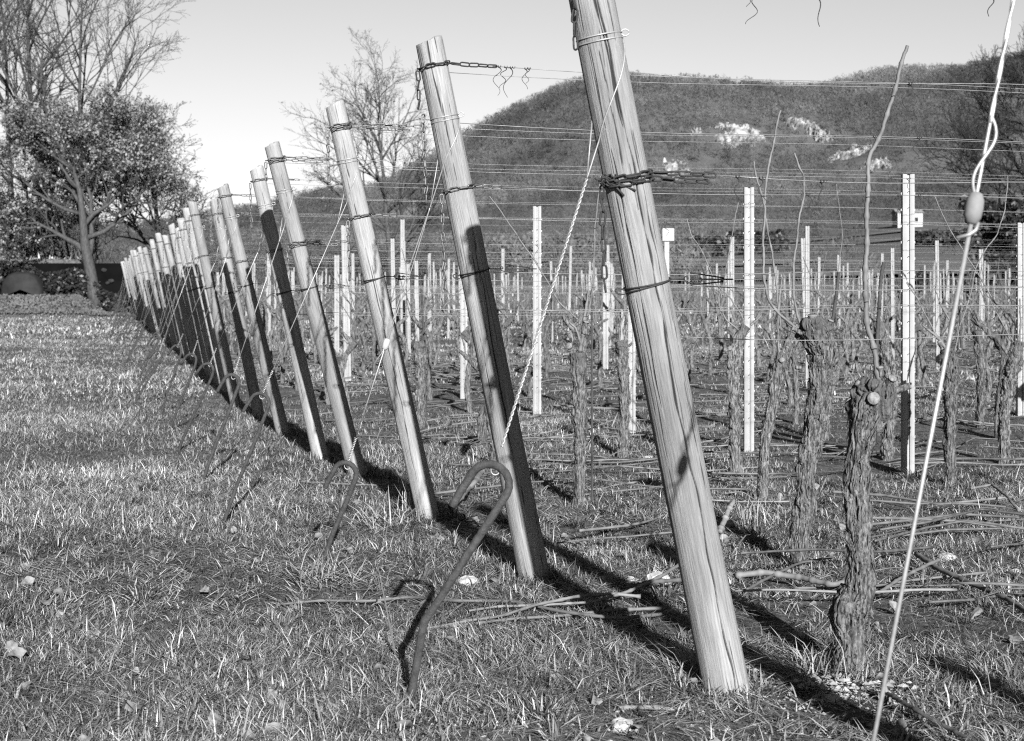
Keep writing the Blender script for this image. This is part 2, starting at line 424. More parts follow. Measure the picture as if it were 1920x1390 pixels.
tuft(1560, 1262, 160, .14, .17, .8, 3.6, label='straggly dry grass tuft at the foot of the nearest vine trunk', w=.0045)
tuft(1440, 985, 110, .16, .15, .7, 3.4, label='pale grass tuft beside the slender vine trunk behind the nearest post')

gr = link('grass', mbg.mesh('grass', M_GRASS, True, 'tone')); tag(gr, 'short patchy winter grass over the ground', 'grass', kind='stuff')

# ---------------------------------------------------------------- leaning end posts
BASE_PX = [None, (1362, 1300), (1003, 1085), (803, 970), (672, 895), (602, 862), (532, 817), (487, 785)]
TOP_PX = [None, (1098, -60), (805, 78), (628, 197), (510, 272), (481, 316), (418, 350), (402, 375)]
RAD0 = [0, .072, .066, .060, .058, .057, .055, .054]
posts = []
rnd = random.Random(11)
def make_axis(b, a, zt): return dict(b=np.array([b[0], b[1], 0.0]), a=a, zt=zt)
posts.append(make_axis((1.42, 2.86), .50, 2.25))
for i in range(1, 8):
    b = ground(*BASE_PX[i]); tx, ty = TOP_PX[i]; k = (tx - 960.0) / F
    a = (b[0] - k * b[1]) / (.963 - .268 * k); Yt = b[1] - .268 * a
    posts.append(make_axis(b, a, H + (HY - ty) / F * Yt))
Yc = posts[-1]['b'][1]
while Yc < 78:
    Yc += 1.62 + rnd.uniform(-.12, .12)
    x = float(post_line_x(Yc)) + rnd.gauss(0, .035)
    posts.append(make_axis((x, Yc), .475 + rnd.gauss(0, .03), 2.12 + rnd.uniform(-.10, .10)))
def ax(p, z): return p['b'] + np.array([-RD[0] * p['a'] / p['zt'] * z, -RD[1] * p['a'] / p['zt'] * z, z])

def post_mesh(L, r0, r1, seed, n, m, ncrack, main=None):
    rs = np.random.default_rng(seed)
    s = np.linspace(-.25, L, m)[:, None]; th = (np.arange(n) / n * 2 * math.pi)[None]
    t = np.clip(s / L, 0, 1)
    R = r0 + (r1 - r0) * t
    cx, sx = np.cos(th), np.sin(th)
    R = R * (1 + .035 * vnoise(cx * 1.3, sx * 1.3, s * 1.6, seed) + .02 * vnoise(cx * 4, sx * 4, s * 1.2, seed + 3) + .005 * vnoise(cx * 14, sx * 14, s * 1.5, seed + 4))
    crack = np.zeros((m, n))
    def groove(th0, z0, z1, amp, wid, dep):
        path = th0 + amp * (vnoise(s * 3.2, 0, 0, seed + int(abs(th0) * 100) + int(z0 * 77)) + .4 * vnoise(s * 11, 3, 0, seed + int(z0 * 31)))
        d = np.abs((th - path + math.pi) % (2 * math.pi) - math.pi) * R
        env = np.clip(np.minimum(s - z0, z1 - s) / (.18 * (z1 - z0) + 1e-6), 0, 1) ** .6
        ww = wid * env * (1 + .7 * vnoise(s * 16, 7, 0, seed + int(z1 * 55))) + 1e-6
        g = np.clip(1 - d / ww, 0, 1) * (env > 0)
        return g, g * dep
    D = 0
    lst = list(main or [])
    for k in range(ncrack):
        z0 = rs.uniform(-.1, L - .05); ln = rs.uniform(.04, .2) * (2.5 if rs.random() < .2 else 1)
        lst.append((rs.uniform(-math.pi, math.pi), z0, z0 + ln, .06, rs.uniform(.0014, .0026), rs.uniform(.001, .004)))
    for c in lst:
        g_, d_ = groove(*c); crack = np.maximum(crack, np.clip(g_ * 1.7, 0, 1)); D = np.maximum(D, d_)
    R = R - D
    zz = s * np.ones_like(th)
    topw = .004 * vnoise(cx * 2, sx * 2, 0, seed + 8) + .012 * cx + .0012 * vnoise(cx * 9, sx * 9, 0, seed + 9)
    zz = np.where(s >= L - 1e-6, L + topw, zz)
    mbp = MB()
    V = np.stack([R * cx, R * sx, zz], -1).reshape(-1, 3)
    i = np.arange(m - 1)[:, None] * n; j = np.arange(n)[None]; jn = (j + 1) % n
    q = np.stack([i + j, i + jn, i + n + jn, i + n + j], -1).reshape(-1, 4)
    # rounded top
    last = V[-n:].copy(); r2 = last.copy(); r2[:, :2] *= .93; r2[:, 2] += .003
    r3 = last.copy(); r3[:, :2] *= .45; r3[:, 2] += .004
    base = len(V); V = np.concatenate([V, r2, r3, [[0, 0, L + .004]]])
    j = np.arange(n); jn = (j + 1) % n
    q2 = np.concatenate([np.stack([base - n + j, base - n + jn, base + jn, base + j], -1), np.stack([base + j, base + jn, base + n + jn, base + n + j], -1)])
    t3 = np.stack([base + n + j, base + n + jn, np.full(n, base + 2 * n)], -1)
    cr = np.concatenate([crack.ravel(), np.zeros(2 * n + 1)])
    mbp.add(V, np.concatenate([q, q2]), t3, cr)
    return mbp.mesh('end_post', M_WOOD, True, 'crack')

POST_LABEL = {0: 'leaning wooden end post standing just outside the right edge, nearest of the line',
              1: 'thickest leaning wooden end post in the foreground, cracked, top cut off by the frame',
              2: 'grey wooden end post with chain round its square top, second nearest of the line',
              3: 'leaning wooden end post with a round knot under its middle chain, third from the front',
              4: 'leaning wooden end post, fourth from the front, half covered by shadow',
              5: 'leaning wooden end post, fifth from the front, its lower half wholly in shadow'}
far_post_mesh = [post_mesh(2.2, .055, .048, 400 + k, 28, 60, 8) for k in range(4)]
GP = 'leaning wooden end posts along the headland'
post_objs = []
for i, p in enumerate(posts):
    top = ax(p, p['zt']); L = float(np.linalg.norm(top - p['b'])); d = (top - p['b']) / L
    rot = Vector((0, 0, 1)).rotation_difference(Vector(d))
    if i <= 7:
        main = None
        if i == 1: main = [(-math.pi / 2 + .22, -.2, L + .1, .16, .0036, .010), (-math.pi / 2 - .45, .9, 1.7, .1, .003, .006), (-math.pi / 2 + .62, 1.15, 1.75, .1, .003, .006), (-math.pi / 2 + .1, 1.75, L, .15, .004, .008)]
        if i == 2: main = [(-math.pi / 2 - .1, 1.9, L + .1, .12, .003, .006), (-math.pi / 2 + .3, .5, 1.5, .2, .003, .006)]
        if i == 3: main = [(-math.pi / 2, .2, 1.5, .2, .003, .007)]
        nn, mm, nc = ((260, 520, 70) if i == 1 else (180, 380, 45) if i < 4 else (110, 220, 30))
        r0 = RAD0[i] if i else .066
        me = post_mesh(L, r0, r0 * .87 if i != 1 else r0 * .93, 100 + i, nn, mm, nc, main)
    else:
        me = far_post_mesh[i % 4]
    o = link('end_post', me); o.location = Vector(p['b'])
    o.rotation_mode = 'QUATERNION'
    o.rotation_quaternion = rot @ Matrix.Rotation(0 if i <= 7 else rnd.uniform(0, 6.28), 3, 'Z').to_quaternion()
    if i > 7: o.scale = (1, 1, L / 2.2)
    lab = POST_LABEL.get(i) or (f'weathered leaning end post, {ordinal(i)} along the line from the front' if i <= 14 else 'small pale end post in the crowded far end of the leaning line')
    tag(o, lab, 'post', GP); post_objs.append(o)

# ---------------------------------------------------------------- chains
def link_verts(Lk=.047, Wk=.021, r=.0032, n=14, m=6):
    path = []
    a = Lk / 2 - Wk / 2; R = Wk / 2 - r
    for k in range(n // 2 + 1):
        t = -math.pi / 2 + math.pi * k / (n // 2); path.append((a + R * math.cos(t), R * math.sin(t), 0))
    for k in range(n // 2 + 1):
        t = math.pi / 2 + math.pi * k / (n // 2); path.append((-a + R * math.cos(t), R * math.sin(t), 0))
    P = np.array(path); k = len(P)
    T = np.roll(P, -1, 0) - np.roll(P, 1, 0); T /= np.linalg.norm(T, axis=1, keepdims=True)
    N_ = np.stack([T[:, 1], -T[:, 0], np.zeros(k)], -1); B = np.array([0, 0, 1.0])
    th = np.arange(m) / m * 2 * math.pi
    V = P[:, None] + r * (np.cos(th)[None, :, None] * N_[:, None] + np.sin(th)[None, :, None] * B)
    i = np.arange(k)[:, None]; j = np.arange(m)[None]; i2 = (i + 1) % k; j2 = (j + 1) % m
    q = np.stack([i * m + j, i2 * m + j, i2 * m + j2, i * m + j2], -1).reshape(-1, 4)
    return V.reshape(-1, 3), q
LV, LQ = link_verts()
LVs, LQs = link_verts(n=8, m=4)
def chain(mbx, path, s=1.0, normal=None, small=False, wob=.12, seed=0):
    P = np.asarray(path, float); rs = np.random.default_rng(seed + len(P))
    seg = np.linalg.norm(np.diff(P, axis=0), axis=1); cum = np.concatenate([[0], np.cumsum(seg)])
    pitch = (.047 - 2 * .0036) * s; n = max(1, int(round(cum[-1] / pitch)))
    V0, Q0 = (LVs, LQs) if small else (LV, LQ)
    for k in range(n):
        d0, d1 = k * pitch, (k + 1) * pitch; mid = (d0 + d1) / 2
        c = np.array([np.interp(mid, cum, P[:, a]) for a in range(3)])
        e0 = np.array([np.interp(mid - pitch / 2, cum, P[:, a]) for a in range(3)]); e1 = np.array([np.interp(min(mid + pitch / 2, cum[-1]), cum, P[:, a]) for a in range(3)])
        T = e1 - e0; T = T / max(np.linalg.norm(T), 1e-9) + rs.normal(0, wob * .3, 3); T /= np.linalg.norm(T)
        ref = np.asarray(normal(c) if callable(normal) else (normal if normal is not None else (0, -1, 0)), float)
        A = ref - T * ref.dot(T); A /= max(np.linalg.norm(A), 1e-9); B = np.cross(T, A)
        ang = (math.pi / 2) * (k % 2) + rs.normal(0, wob) + .35
        U = math.cos(ang) * A + math.sin(ang) * B; W = np.cross(T, U)
        mbx.add(s * (V0[:, :1] * T + V0[:, 1:2] * U + V0[:, 2:3] * W) + c, Q0)

def ring_pts(p, z, R, phi0, phi1, n=24, drop=0.0):
    """arc round a post axis at height z; phi=0 points along the row, -90 deg to the camera"""
    out = []
    for k in range(n):
        f = k / (n - 1); ph = rad(phi0 + (phi1 - phi0) * f); zz = z - drop * f
        c = ax(p, zz); e1 = RD + np.array([0, 0, .21]); e1 /= np.linalg.norm(e1)
        out.append(c + R * (math.cos(ph) * e1 + math.sin(ph) * QD))
    return np.array(out)
def prad(i, z):
    r0 = RAD0[i] if 0 < i < 8 else (.066 if i == 0 else .055)
    L = posts[i]['zt']; return r0 * (1 - (.07 if i == 1 else .13) * z / L)

def hang(p0, length, lean=(.02, 0), n=12):
    t = np.linspace(0, 1, n)[:, None]
    return p0 + np.concatenate([lean[0] * t * length, lean[1] * t * length, -t * length], 1)

def do_chain(i, z, ext, tail, dark=False, tail_phi=188, label='', s=1.0, small=False, double=False):
    p = posts[i]; R = prad(i, z) + .006
    root = empty('chain', ax(p, z), label, 'chain', 'chains round the end posts')
    M = M_CHAIN_DARK if dark else M_CHAIN
    nrm = lambda c: c - ax(p, c[2])
    a = MB(); arc = ring_pts(p, z, R, 200, -5 + 360 - 0, 20)       # behind is not seen: front arc only
    arc = np.concatenate([ring_pts(p, z, R, 190, 360, 30)])
    end = arc[-1] + RD * ext + np.array([0, 0, -.004])
    chain(a, np.concatenate([arc, [end]]), s, nrm, small, seed=i)
    back = ring_pts(p, z, R, 180, 5, 16)
    chain(a, back, s, nrm, small, seed=i + 5)
    if double: chain(a, np.concatenate([ring_pts(p, z - .018, R, 200, 355, 26), [end + np.array([-.04, 0, -.02])]]), s, nrm, small, seed=i + 9)
    child('wrapped_links', a, M, root)
    if tail > 0:
        b = MB(); st = ring_pts(p, z - .01, R + (.012 if i != 1 or z < 2 else .003), tail_phi if i != 1 or z < 2 else 216, (tail_phi if i != 1 or z < 2 else 216) + 1, 2)[0]
        chain(b, hang(st, tail, (.03, 0)), s, (1, 0, 0), small, seed=i + 3, wob=.35)
        child('hanging_links', b, M_CHAIN if not dark else M_CHAIN_DARK, root)
    return root, end

# heights of top chain / guy ring / middle chain / lower wire ring on each of the measured posts
def zof(i, py):
    p = posts[i]; Y = p['b'][1]; z = 1.5
    for _ in range(4): z = H + (HY - py) / F * (Y + ax(p, z)[1] - p['b'][1])
    return z
ZT = {1: 2.165, 2: zof(2, 124), 3: zof(3, 236), 4: zof(4, 298), 5: zof(5, 338), 6: zof(6, 368)}
ZG = {1: zof(1, 72), 2: zof(2, 222), 3: zof(3, 301), 4: zof(4, 358), 5: zof(5, 386), 6: zof(6, 408)}
ZM = {1: zof(1, 332), 2: zof(2, 354), 3: zof(3, 406), 4: zof(4, 455), 5: zof(5, 470), 6: zof(6, 490)}
ZL = {1: zof(1, 533), 2: zof(2, 510), 3: zof(3, 523), 4: zof(4, 540), 5: zof(5, 548), 6: 1.25}
def zz(d, i, v): return d.get(i, v * posts[i]['zt'] / 2.2)
chain_end = {}
for i in range(1, len(posts)):
    if i > 22: break
    small = i > 4
    nm = {1: 'nearest', 2: 'second nearest', 3: 'third nearest'}.get(i, ordinal(i))
    far = i > 12
    _, e1 = do_chain(i, zz(ZT, i, 2.06), {1: .16, 2: .19, 3: .38, 4: .33}.get(i, .22), {1: .21, 2: .17, 3: .26, 4: .10}.get(i, .2 + .06 * (i % 3)), dark=i in (1, 2), s=1.0, small=small, double=i in (3, 4),
                     label=f'upper chain looped round the {nm} leaning post' if not far else 'tiny upper chain round a far leaning post')
    _, e2 = do_chain(i, zz(ZM, i, 1.62), {1: .22, 2: .12, 3: .12, 4: .26}.get(i, .15), {1: .30, 2: .38, 3: .33, 4: .14}.get(i, .22), dark=i == 1, s=1.0, small=small, double=i in (1, 4),
                     label=f'middle chain looped round the {nm} leaning post with its end hanging' if not far else 'tiny middle chain hanging on a far leaning post')
    chain_end[i] = (e1, e2)
# loose pale chain hung behind the second post's guy
b = MB(); st = at(793, 215, posts[2]['b'][1] - .02); chain(b, hang(st, .37, (.04, 0)), .95, (1, 0, 0), False, seed=77, wob=.4)
solo('chain', b, M_CHAIN, st, 'loose pale chain end dangling beside the second nearest post, left of it', 'chain', 'chains round the end posts')
# dark twisted clump on the nearest post's middle chain
b = MB(); c0 = ring_pts(posts[1], ZM[1], prad(1, ZM[1]) + .012, 196, 197, 2)[0]
for k in range(7):
    th = np.linspace(0, 9, 40); rs = random.Random(k)
    ctr = c0 + np.array([rs.uniform(-.02, .05), rs.uniform(-.01, 0), rs.uniform(-.012, .012)])
    b.tube(np.stack([ctr[0] + .013 * np.cos(th) + th * .002, ctr[1] - .008 + .008 * np.sin(th * 1.3), ctr[2] + .012 * np.sin(th + k)], -1), .0028, 5)
for (dx, dz) in ((.055, -.045), (-.03, .006), (.09, -.03)):
    b.tube(np.array([c0, c0 + np.array([dx * .5, -.02, dz * .3]), c0 + np.array([dx, -.028, dz])]), .0035, 6)
solo('wire_knot', b, M_DARKWIRE, c0, 'dark twisted clump of wire on the nearest post at its middle chain', 'wire knot')

# ---------------------------------------------------------------- anchor hooks and guy wires
HOOK_BASE = {1: (768, 1325), 2: (605, 1062), 3: (418, 980), 4: (379, 905), 5: (334, 850), 6: (318, 808), 7: (303, 775)}
HOOK_TOP = {1: (930, 872), 2: (652, 868), 3: (492, 738), 4: (438, 703), 5: (394, 680), 6: (362, 662), 7: (334, 646)}
hooks = {}
GH = 'rusty hooked anchor rods in the headland grass'
HL = {1: 'large rusty hooked rod bent at the bottom, nearest anchor in the foreground',
      2: 'rusty ribbed hook rising from a pale grass tuft, second nearest anchor',
      3: 'slim rusty anchor hook left of the second one, third from the front'}
hook_proto = None
for i in range(1, len(posts)):
    p = posts[i]
    if i in HOOK_BASE:
        Bp = ground(*HOOK_BASE[i]); k = (HOOK_TOP[i][0] - 960.0) / F
        dx, dy = p['b'][0] - Bp[0], p['b'][1] - Bp[1]
        s = (k * Bp[1] - Bp[0]) / (dx - k * dy); Yt = Bp[1] + s * dy
        T = np.array([Bp[0] + s * dx, Yt, H + (HY - HOOK_TOP[i][1]) / F * Yt])
    else:
        Bp = p['b'] - RD * (1.0 + rnd.uniform(-.12, .12)); T = Bp + RD * .27 + np.array([0, 0, .58 + rnd.uniform(-.1, .1)])
    Bp = Bp.copy(); Bp[2] = gz1(Bp[0], Bp[1])
    D = T - Bp; L = np.linalg.norm(D); D /= L
    e = np.array([-1.0, .12, .0]); e = e - D * e.dot(D); e /= np.linalg.norm(e)
    Rb = .052 if i != 1 else .062
    C = T - D * Rb - 0 * e
    pts = []
    low = Bp - np.array([0, 0, .06])
    start = C - e * Rb
    if i == 1:      # bent near the ground
        K = at(795, 1165, Bp[1] + .01); pts += [low, Bp, Bp + (K - Bp) * .5, K, K + (start - K) * .08 + np.array([.004, 0, 0]), K + (start - K) * .5]
    else: pts += [low, Bp, Bp + (start - Bp) * .35 + e * .006, Bp + (start - Bp) * .7]
    for t in np.linspace(0, math.pi, 11): pts.append(C - e * Rb * math.cos(t) + D * Rb * math.sin(t))
    legl = {1: .10, 2: .085, 3: .07}.get(i, .08)
    pts.append(C + e * (Rb + .012) - D * legl * .5); pts.append(C + e * (Rb + .02) - D * legl)
    # resample with catmull-rom style smoothing
    Pn = np.array(pts); t = np.concatenate([[0], np.cumsum(np.linalg.norm(np.diff(Pn, axis=0), axis=1))])
    u = np.linspace(0, t[-1], 110 if i < 5 else 30); Pn = np.stack([np.interp(u, t, Pn[:, a]) for a in range(3)], -1)
    for _ in range(2): Pn[1:-1] = (Pn[:-2] + 2 * Pn[1:-1] + Pn[2:]) / 4
    r = {1: .0125, 2: .0115, 3: .0095}.get(i, .0112)
    m_ = MB()
    rib = (lambda a, th: 1 + .07 * np.sin(a * 2.6 + th * 1.0) + .05 * vnoise(a * .7, np.cos(th) * 2, np.sin(th) * 2, 19)) if i < 4 else None
    m_.tube(Pn, r, 10 if i < 5 else 6, disp=rib)
    lab = HL.get(i) or (f'slim rusty anchor hook in the grass, {ordinal(i)} from the front' if i <= 14 else 'thin far anchor hook among the crowded hooks at the far end')
    solo('anchor_hook', m_, M_ROD, Bp, lab, 'anchor hook', GH)
    hooks[i] = C + D * Rb * .9

def smooth_path(P, n=60, it=2):
    P = np.asarray(P, float); t = np.concatenate([[0], np.cumsum(np.linalg.norm(np.diff(P, axis=0), axis=1))])
    u = np.linspace(0, t[-1], n); Q = np.stack([np.interp(u, t, P[:, a]) for a in range(3)], -1)
    for _ in range(it): Q[1:-1] = (Q[:-2] + 2 * Q[1:-1] + Q[2:]) / 4
    return Q
def twist(mbx, a, b, r, off, turns, n, sides=6):
    a = np.asarray(a, float); b = np.asarray(b, float); T = (b - a) / np.linalg.norm(b - a)
    u = np.cross(T, [0, 1.0, 0]); u /= np.linalg.norm(u); v = np.cross(T, u); t = np.linspace(0, 1, n)
    for ph in (0, math.pi):
        an = t * turns * 2 * math.pi + ph
        mbx.tube(a + (b - a) * t[:, None] + off * (np.cos(an)[:, None] * u + np.sin(an)[:, None] * v), r, sides)

GG = 'guy wires from the leaning posts to their anchors'
GL = {1: 'twisted white guy wire of the nearest leaning post, tied to the large foreground hook',
      2: 'guy wire of the second nearest post with a small ceramic clamp halfway',
      3: 'guy wire of the third nearest post with a short twisted end above its hook'}
for i in range(1, len(posts)):
    p = posts[i]; hk = hooks[i]; zg = zz(ZG, i, 1.92); R = prad(i, zg) + .001
    w = .0026 if i < 4 else .0032
    lab = GL.get(i) or (f'pale guy wire of the {ordinal(i)} leaning post' if i <= 14 else 'fine pale guy wire among those of the far leaning posts')
    root = empty('guy_wire', ring_pts(p, zg, R, 0, 1, 2)[0], lab, 'guy wire', GG)
    if i <= 8:
        ns = 60 if i < 4 else 26; sd = 6 if i < 4 else 4
        a = MB()
        a.tube(np.concatenate([ring_pts(p, zg - .012, R, 0, 360, ns), ring_pts(p, zg + .004, R, 0, 360, ns)]), w, sd)
        th = np.linspace(0, 6.28, 14); c = ring_pts(p, zg + .002, R + .012, -8, -7, 2)[0]
        a.tube(np.stack([c[0] + .012 * np.cos(th), np.full(14, c[1] - .004), c[2] + .010 * np.sin(th)], -1), w, sd)
        child('post_loop', a, M_GALV, root)
        drop = .20 if i != 1 else .28
        arc = ring_pts(p, zg - .01, R + .001, -12, -165, 24, drop)
        leave = arc[-1]; J = leave + (hk - leave) * .12
        b = MB(); b.tube(smooth_path(np.concatenate([arc, [leave + (hk - leave) * .05, J]]), ns), w, sd)
        b.tube(np.array([ring_pts(p, zg - (.23 if i == 1 else .16), R, 170, 171, 2)[0], J]), w * .9, sd)
        if i == 1:
            child('upper_strand', b, M_GALV, root)
            c_ = MB(); twist(c_, J, hk + (J - hk) * .07, .0026, .0027, 24, 420, 6); child('twisted_strand', c_, M_GALV, root)
        elif i == 2:
            K = J + (hk - J) * .52
            d_ = MB(); nn = 40
            t = np.linspace(0, 1, nn)[:, None]; bow = np.sin(t * math.pi) * np.array([-.006, 0, 0])
            d_.tube(J + (K - J) * t + bow, w * .85, 6); d_.tube(J + (K - J) * t - bow, w * .85, 6)
            tl = K + np.array([-.045, -.01, -.075]); d_.tube(np.array([K, K + np.array([-.012, -.006, -.03]), tl]), w * .8, 6)
            child('upper_strand', b, M_GALV, root)
            d_.tube(np.array([K, hk + (K - hk) * .22]), w, 6); child('lower_strand', d_, M_GALV, root)
            cl = MB(); T_ = (hk - J) / np.linalg.norm(hk - J)
            cl.tube(K + T_[None] * np.array([-.026, -.024, -.015, 0, .015, .024, .026])[:, None], [.004, .010, .014, .015, .014, .010, .004], 12); child('clamp', cl, M_PLASTER, root)
            tw = MB(); twist(tw, hk + (K - hk) * .22, hk, .0022, .004, 5, 80); child('twisted_end', tw, M_GALV, root)
        else:
            b.tube(np.array([J, hk + (J - hk) * .14]), w, sd); child('upper_strand', b, M_GALV, root)
            tw = MB(); twist(tw, hk + (J - hk) * .14, hk, w * .8, .004, 4, 50 if i < 4 else 24, sd); child('twisted_end', tw, M_GALV, root)
        e_ = MB(); th = np.linspace(0, 12, 40)
        e_.tube(np.stack([hk[0] + .013 * np.cos(th), hk[1] + .003 * th / 12, hk[2] - .010 + .014 * np.sin(th)], -1), w * .8, sd); child('hook_loop', e_, M_GALV, root)
    else:
        a = MB(); a.tube(ring_pts(p, zg, R, 0, 360, 14), .004, 4); child('post_loop', a, M_GALV, root)
        b = MB(); b.tube(np.array([ring_pts(p, zg, R, -20, -21, 2)[0], ring_pts(p, zg - .1, R + .004, -95, -96, 2)[0], ring_pts(p, zg - .2, R + .004, -165, -166, 2)[0], hk]), .0032, 4); child('strand', b, M_GALV, root)
# guy wire of the post outside the frame: the blurred white line at the right edge
A0 = at(1917, -90, 2.80); B0 = at(1560, 1800, 2.62)
def on0(py): t = (py - -90.0) / 1890.0; return A0 + (B0 - A0) * t
root = empty('guy_wire', on0(700), 'blurred bright white wire crossing the right edge close to the camera, with a clamp', 'guy wire', GG)
a = MB(); twist(a, A0, on0(250), .0030, .0018, 2.2, 60); child('upper_strand', a, M_GALV, root)
a = MB()
t = np.linspace(0, 1, 30)[:, None]; P0 = on0(235); P1 = on0(395)
a.tube(P0 + (P1 - P0) * t, .0036, 8)
a.tube(P0 + (P1 - P0) * t + np.sin(t * math.pi * 2) * np.array([.0135, 0, .0]) + np.sin(t * math.pi) * np.array([0, -.008, 0]), .0032, 8); child('loop_strand', a, M_GALV, root)
a = MB(); c = on0(415); T_ = (B0 - A0) / np.linalg.norm(B0 - A0)
a.tube(c + T_[None] * np.array([-.031, -.028, -.016, 0, .016, .028, .031])[:, None], [.004, .011, .016, .017, .016, .011, .004], 14); child('clamp', a, mat('grey_clamp', .3, .42, scale=40), root)
a = MB(); a.tube(np.array([on0(420), on0(900), B0]), .0042, 8)
k_ = on0(470); a.tube(np.array([k_ + np.array([-.022, 0, -.002]), k_ + np.array([.0, -.004, .004]), k_ + np.array([.012, -.004, .012]), k_ + np.array([.018, 0, .026])]), .0035, 6)
child('lower_strand', a, M_GALV, root)

# lower wire rings
GR = 'dark wire rings low on the leaning posts'
for i in range(1, 13):
    p = posts[i]; z = zz(ZL, i, 1.28); R = prad(i, z) + .003; m_ = MB()
    sd = 6 if i < 4 else 4
    m_.tube(np.concatenate([ring_pts(p, z, R, 180, 540, 50, -.0), ring_pts(p, z - .012, R, 180, 400, 30, -.02)]), .0028, sd)
    c = ring_pts(p, z - .004, R, 180, 181, 2)[0]
    m_.tube(smooth_path([c, c - RD * .025 + np.array([0, 0, .008]), c - RD * .034, c - RD * .022 + np.array([0, 0, -.012]), c + np.array([0, -.01, -.012])], 20), .0026, sd)
    e = ring_pts(p, z, R, 0, 1, 2)[0]
    m_.tube(np.array([e, e + RD * (.06 if i != 1 else .05)]), .0024, sd)
    s0 = e + RD * .05; th = np.linspace(0, 16, 60)
    if i < 5:
        m_.tube(np.stack([s0[0] + th * .0035 + .010 * np.cos(th), s0[1] + th * .001 - .003, s0[2] + .009 * np.sin(th) - th * .0003], -1), .0022, 5)
        for (du, dz0, dz1) in ((.13, .02, .004), (.12, -.018, -.008), (.16, .0, .0)):
            m_.tube(np.array([s0 + RD * .02 + np.array([0, 0, dz0]), s0 + RD * du + np.array([0, 0, dz1])]), .0024, 5)
    solo('wire_ring', m_, M_DARKWIRE, ax(p, z), f'dark wire ring with a loop low on the {ordinal(i)} leaning post from the front', 'wire ring', GR)

# ---------------------------------------------------------------- trellis wires
GW = 'trellis wires of the vine rows'
def tendril(mbx, c, seed, L=.07):
    rs = np.random.default_rng(seed); n = 34; t = np.linspace(0, 1, n)
    th = t * rs.uniform(3, 9); r = L * .13
    x = c[0] + r * np.sin(th * 1.3) + rs.normal(0, .15) * L * t; y = c[1] + r * .6 * np.cos(th); zc = c[2] - t ** 1.2 * L
    mbx.tube(np.stack([x, y, zc], -1), np.linspace(.0022, .0011, n), 4)
    th = np.linspace(0, rs.uniform(9, 16), 40)
    mbx.tube(np.stack([c[0] + th * .0016 + .002 * np.cos(th), c[1] + .005 * np.cos(th), c[2] + .0045 * np.sin(th)], -1), .0013, 4)
def row_end(p):
    b = p['b']; tmax = 1.0
    while True:
        q = b + RD * tmax
        if q[0] / q[1] > .40 or tmax > 45: return tmax
        tmax += .5
HN = ['top', 'second from the top', 'upper middle', 'middle', 'lower', 'lowest']
for i, p in enumerate(posts):
    if i == 0 or i > 26: continue
    ztop = zz(ZT, i, 2.06); zm = zz(ZM, i, 1.62); zl = zz(ZL, i, 1.28)
    hs = [(ztop, 0), (ztop - .025, 1), ((ztop + zm) / 2 + .02, 2), (zm, 3), (zl, 4), (zl - .16, 5)] if i <= 5 else [(ztop, 0), (zm, 3), (zl, 4)]
    if i == 1: hs[1] = (ztop + .05, 1)
    if i > 16: hs = hs[:1] + hs[2:]
    tm = row_end(p) + 1.0
    for (z, hk_) in hs:
        s = ax(p, z) + RD * prad(i, z)
        if hk_ == 0 and i in chain_end: s = chain_end[i][0]
        if hk_ == 3 and i in chain_end: s = chain_end[i][1]
        e = p['b'] + RD * tm; e = np.array([e[0], e[1], z + rnd.uniform(-.03, .03)])
        t = np.linspace(0, 1, 14)[:, None]; P = s + (e - s) * t; P[:, 2] -= .02 * np.sin(t[:, 0] * math.pi * 3) * .5 + .01 * np.sin(t[:, 0] * math.pi)
        r = .0015 if i < 4 else .0014 if i < 9 else .0011
        m_ = MB(); m_.tube(P, r, 4)
        nm = {1: 'nearest', 2: 'second nearest', 3: 'third nearest'}.get(i, ordinal(i))
        lab = f'{HN[hk_]} thin wire of the row behind the {nm} leaning post' if i <= 14 else 'faint trellis wire far back among the vine rows'
        root = solo('trellis_wire', m_, M_WIRE, P[0], lab, 'wire', GW)
        if i <= 4 and hk_ in (0, 2, 3):
            rs = random.Random(i * 31 + hk_)
            spots = {(2, 0): [.006, .014, .022, .031, .038, .12, .6], (1, 0): [.11, .125, .19, .42, .7], (3, 0): [.008, .02, .05], (1, 3): [.02, .05, .14]}.get((i, hk_), [rs.uniform(.1, .95) for _ in range(4)])
            for k, f in enumerate(spots):
                f = min(f + rs.uniform(-.006, .006), .98); j = min(int(f * 13), 12); ff = f * 13 - j
                td = MB(); c = P[j] + (P[j + 1] - P[j]) * ff; tendril(td, c, i * 100 + hk_ * 10 + k, rs.uniform(.05, .13))
                child('dried_tendril', td, M_TENDRIL, root)

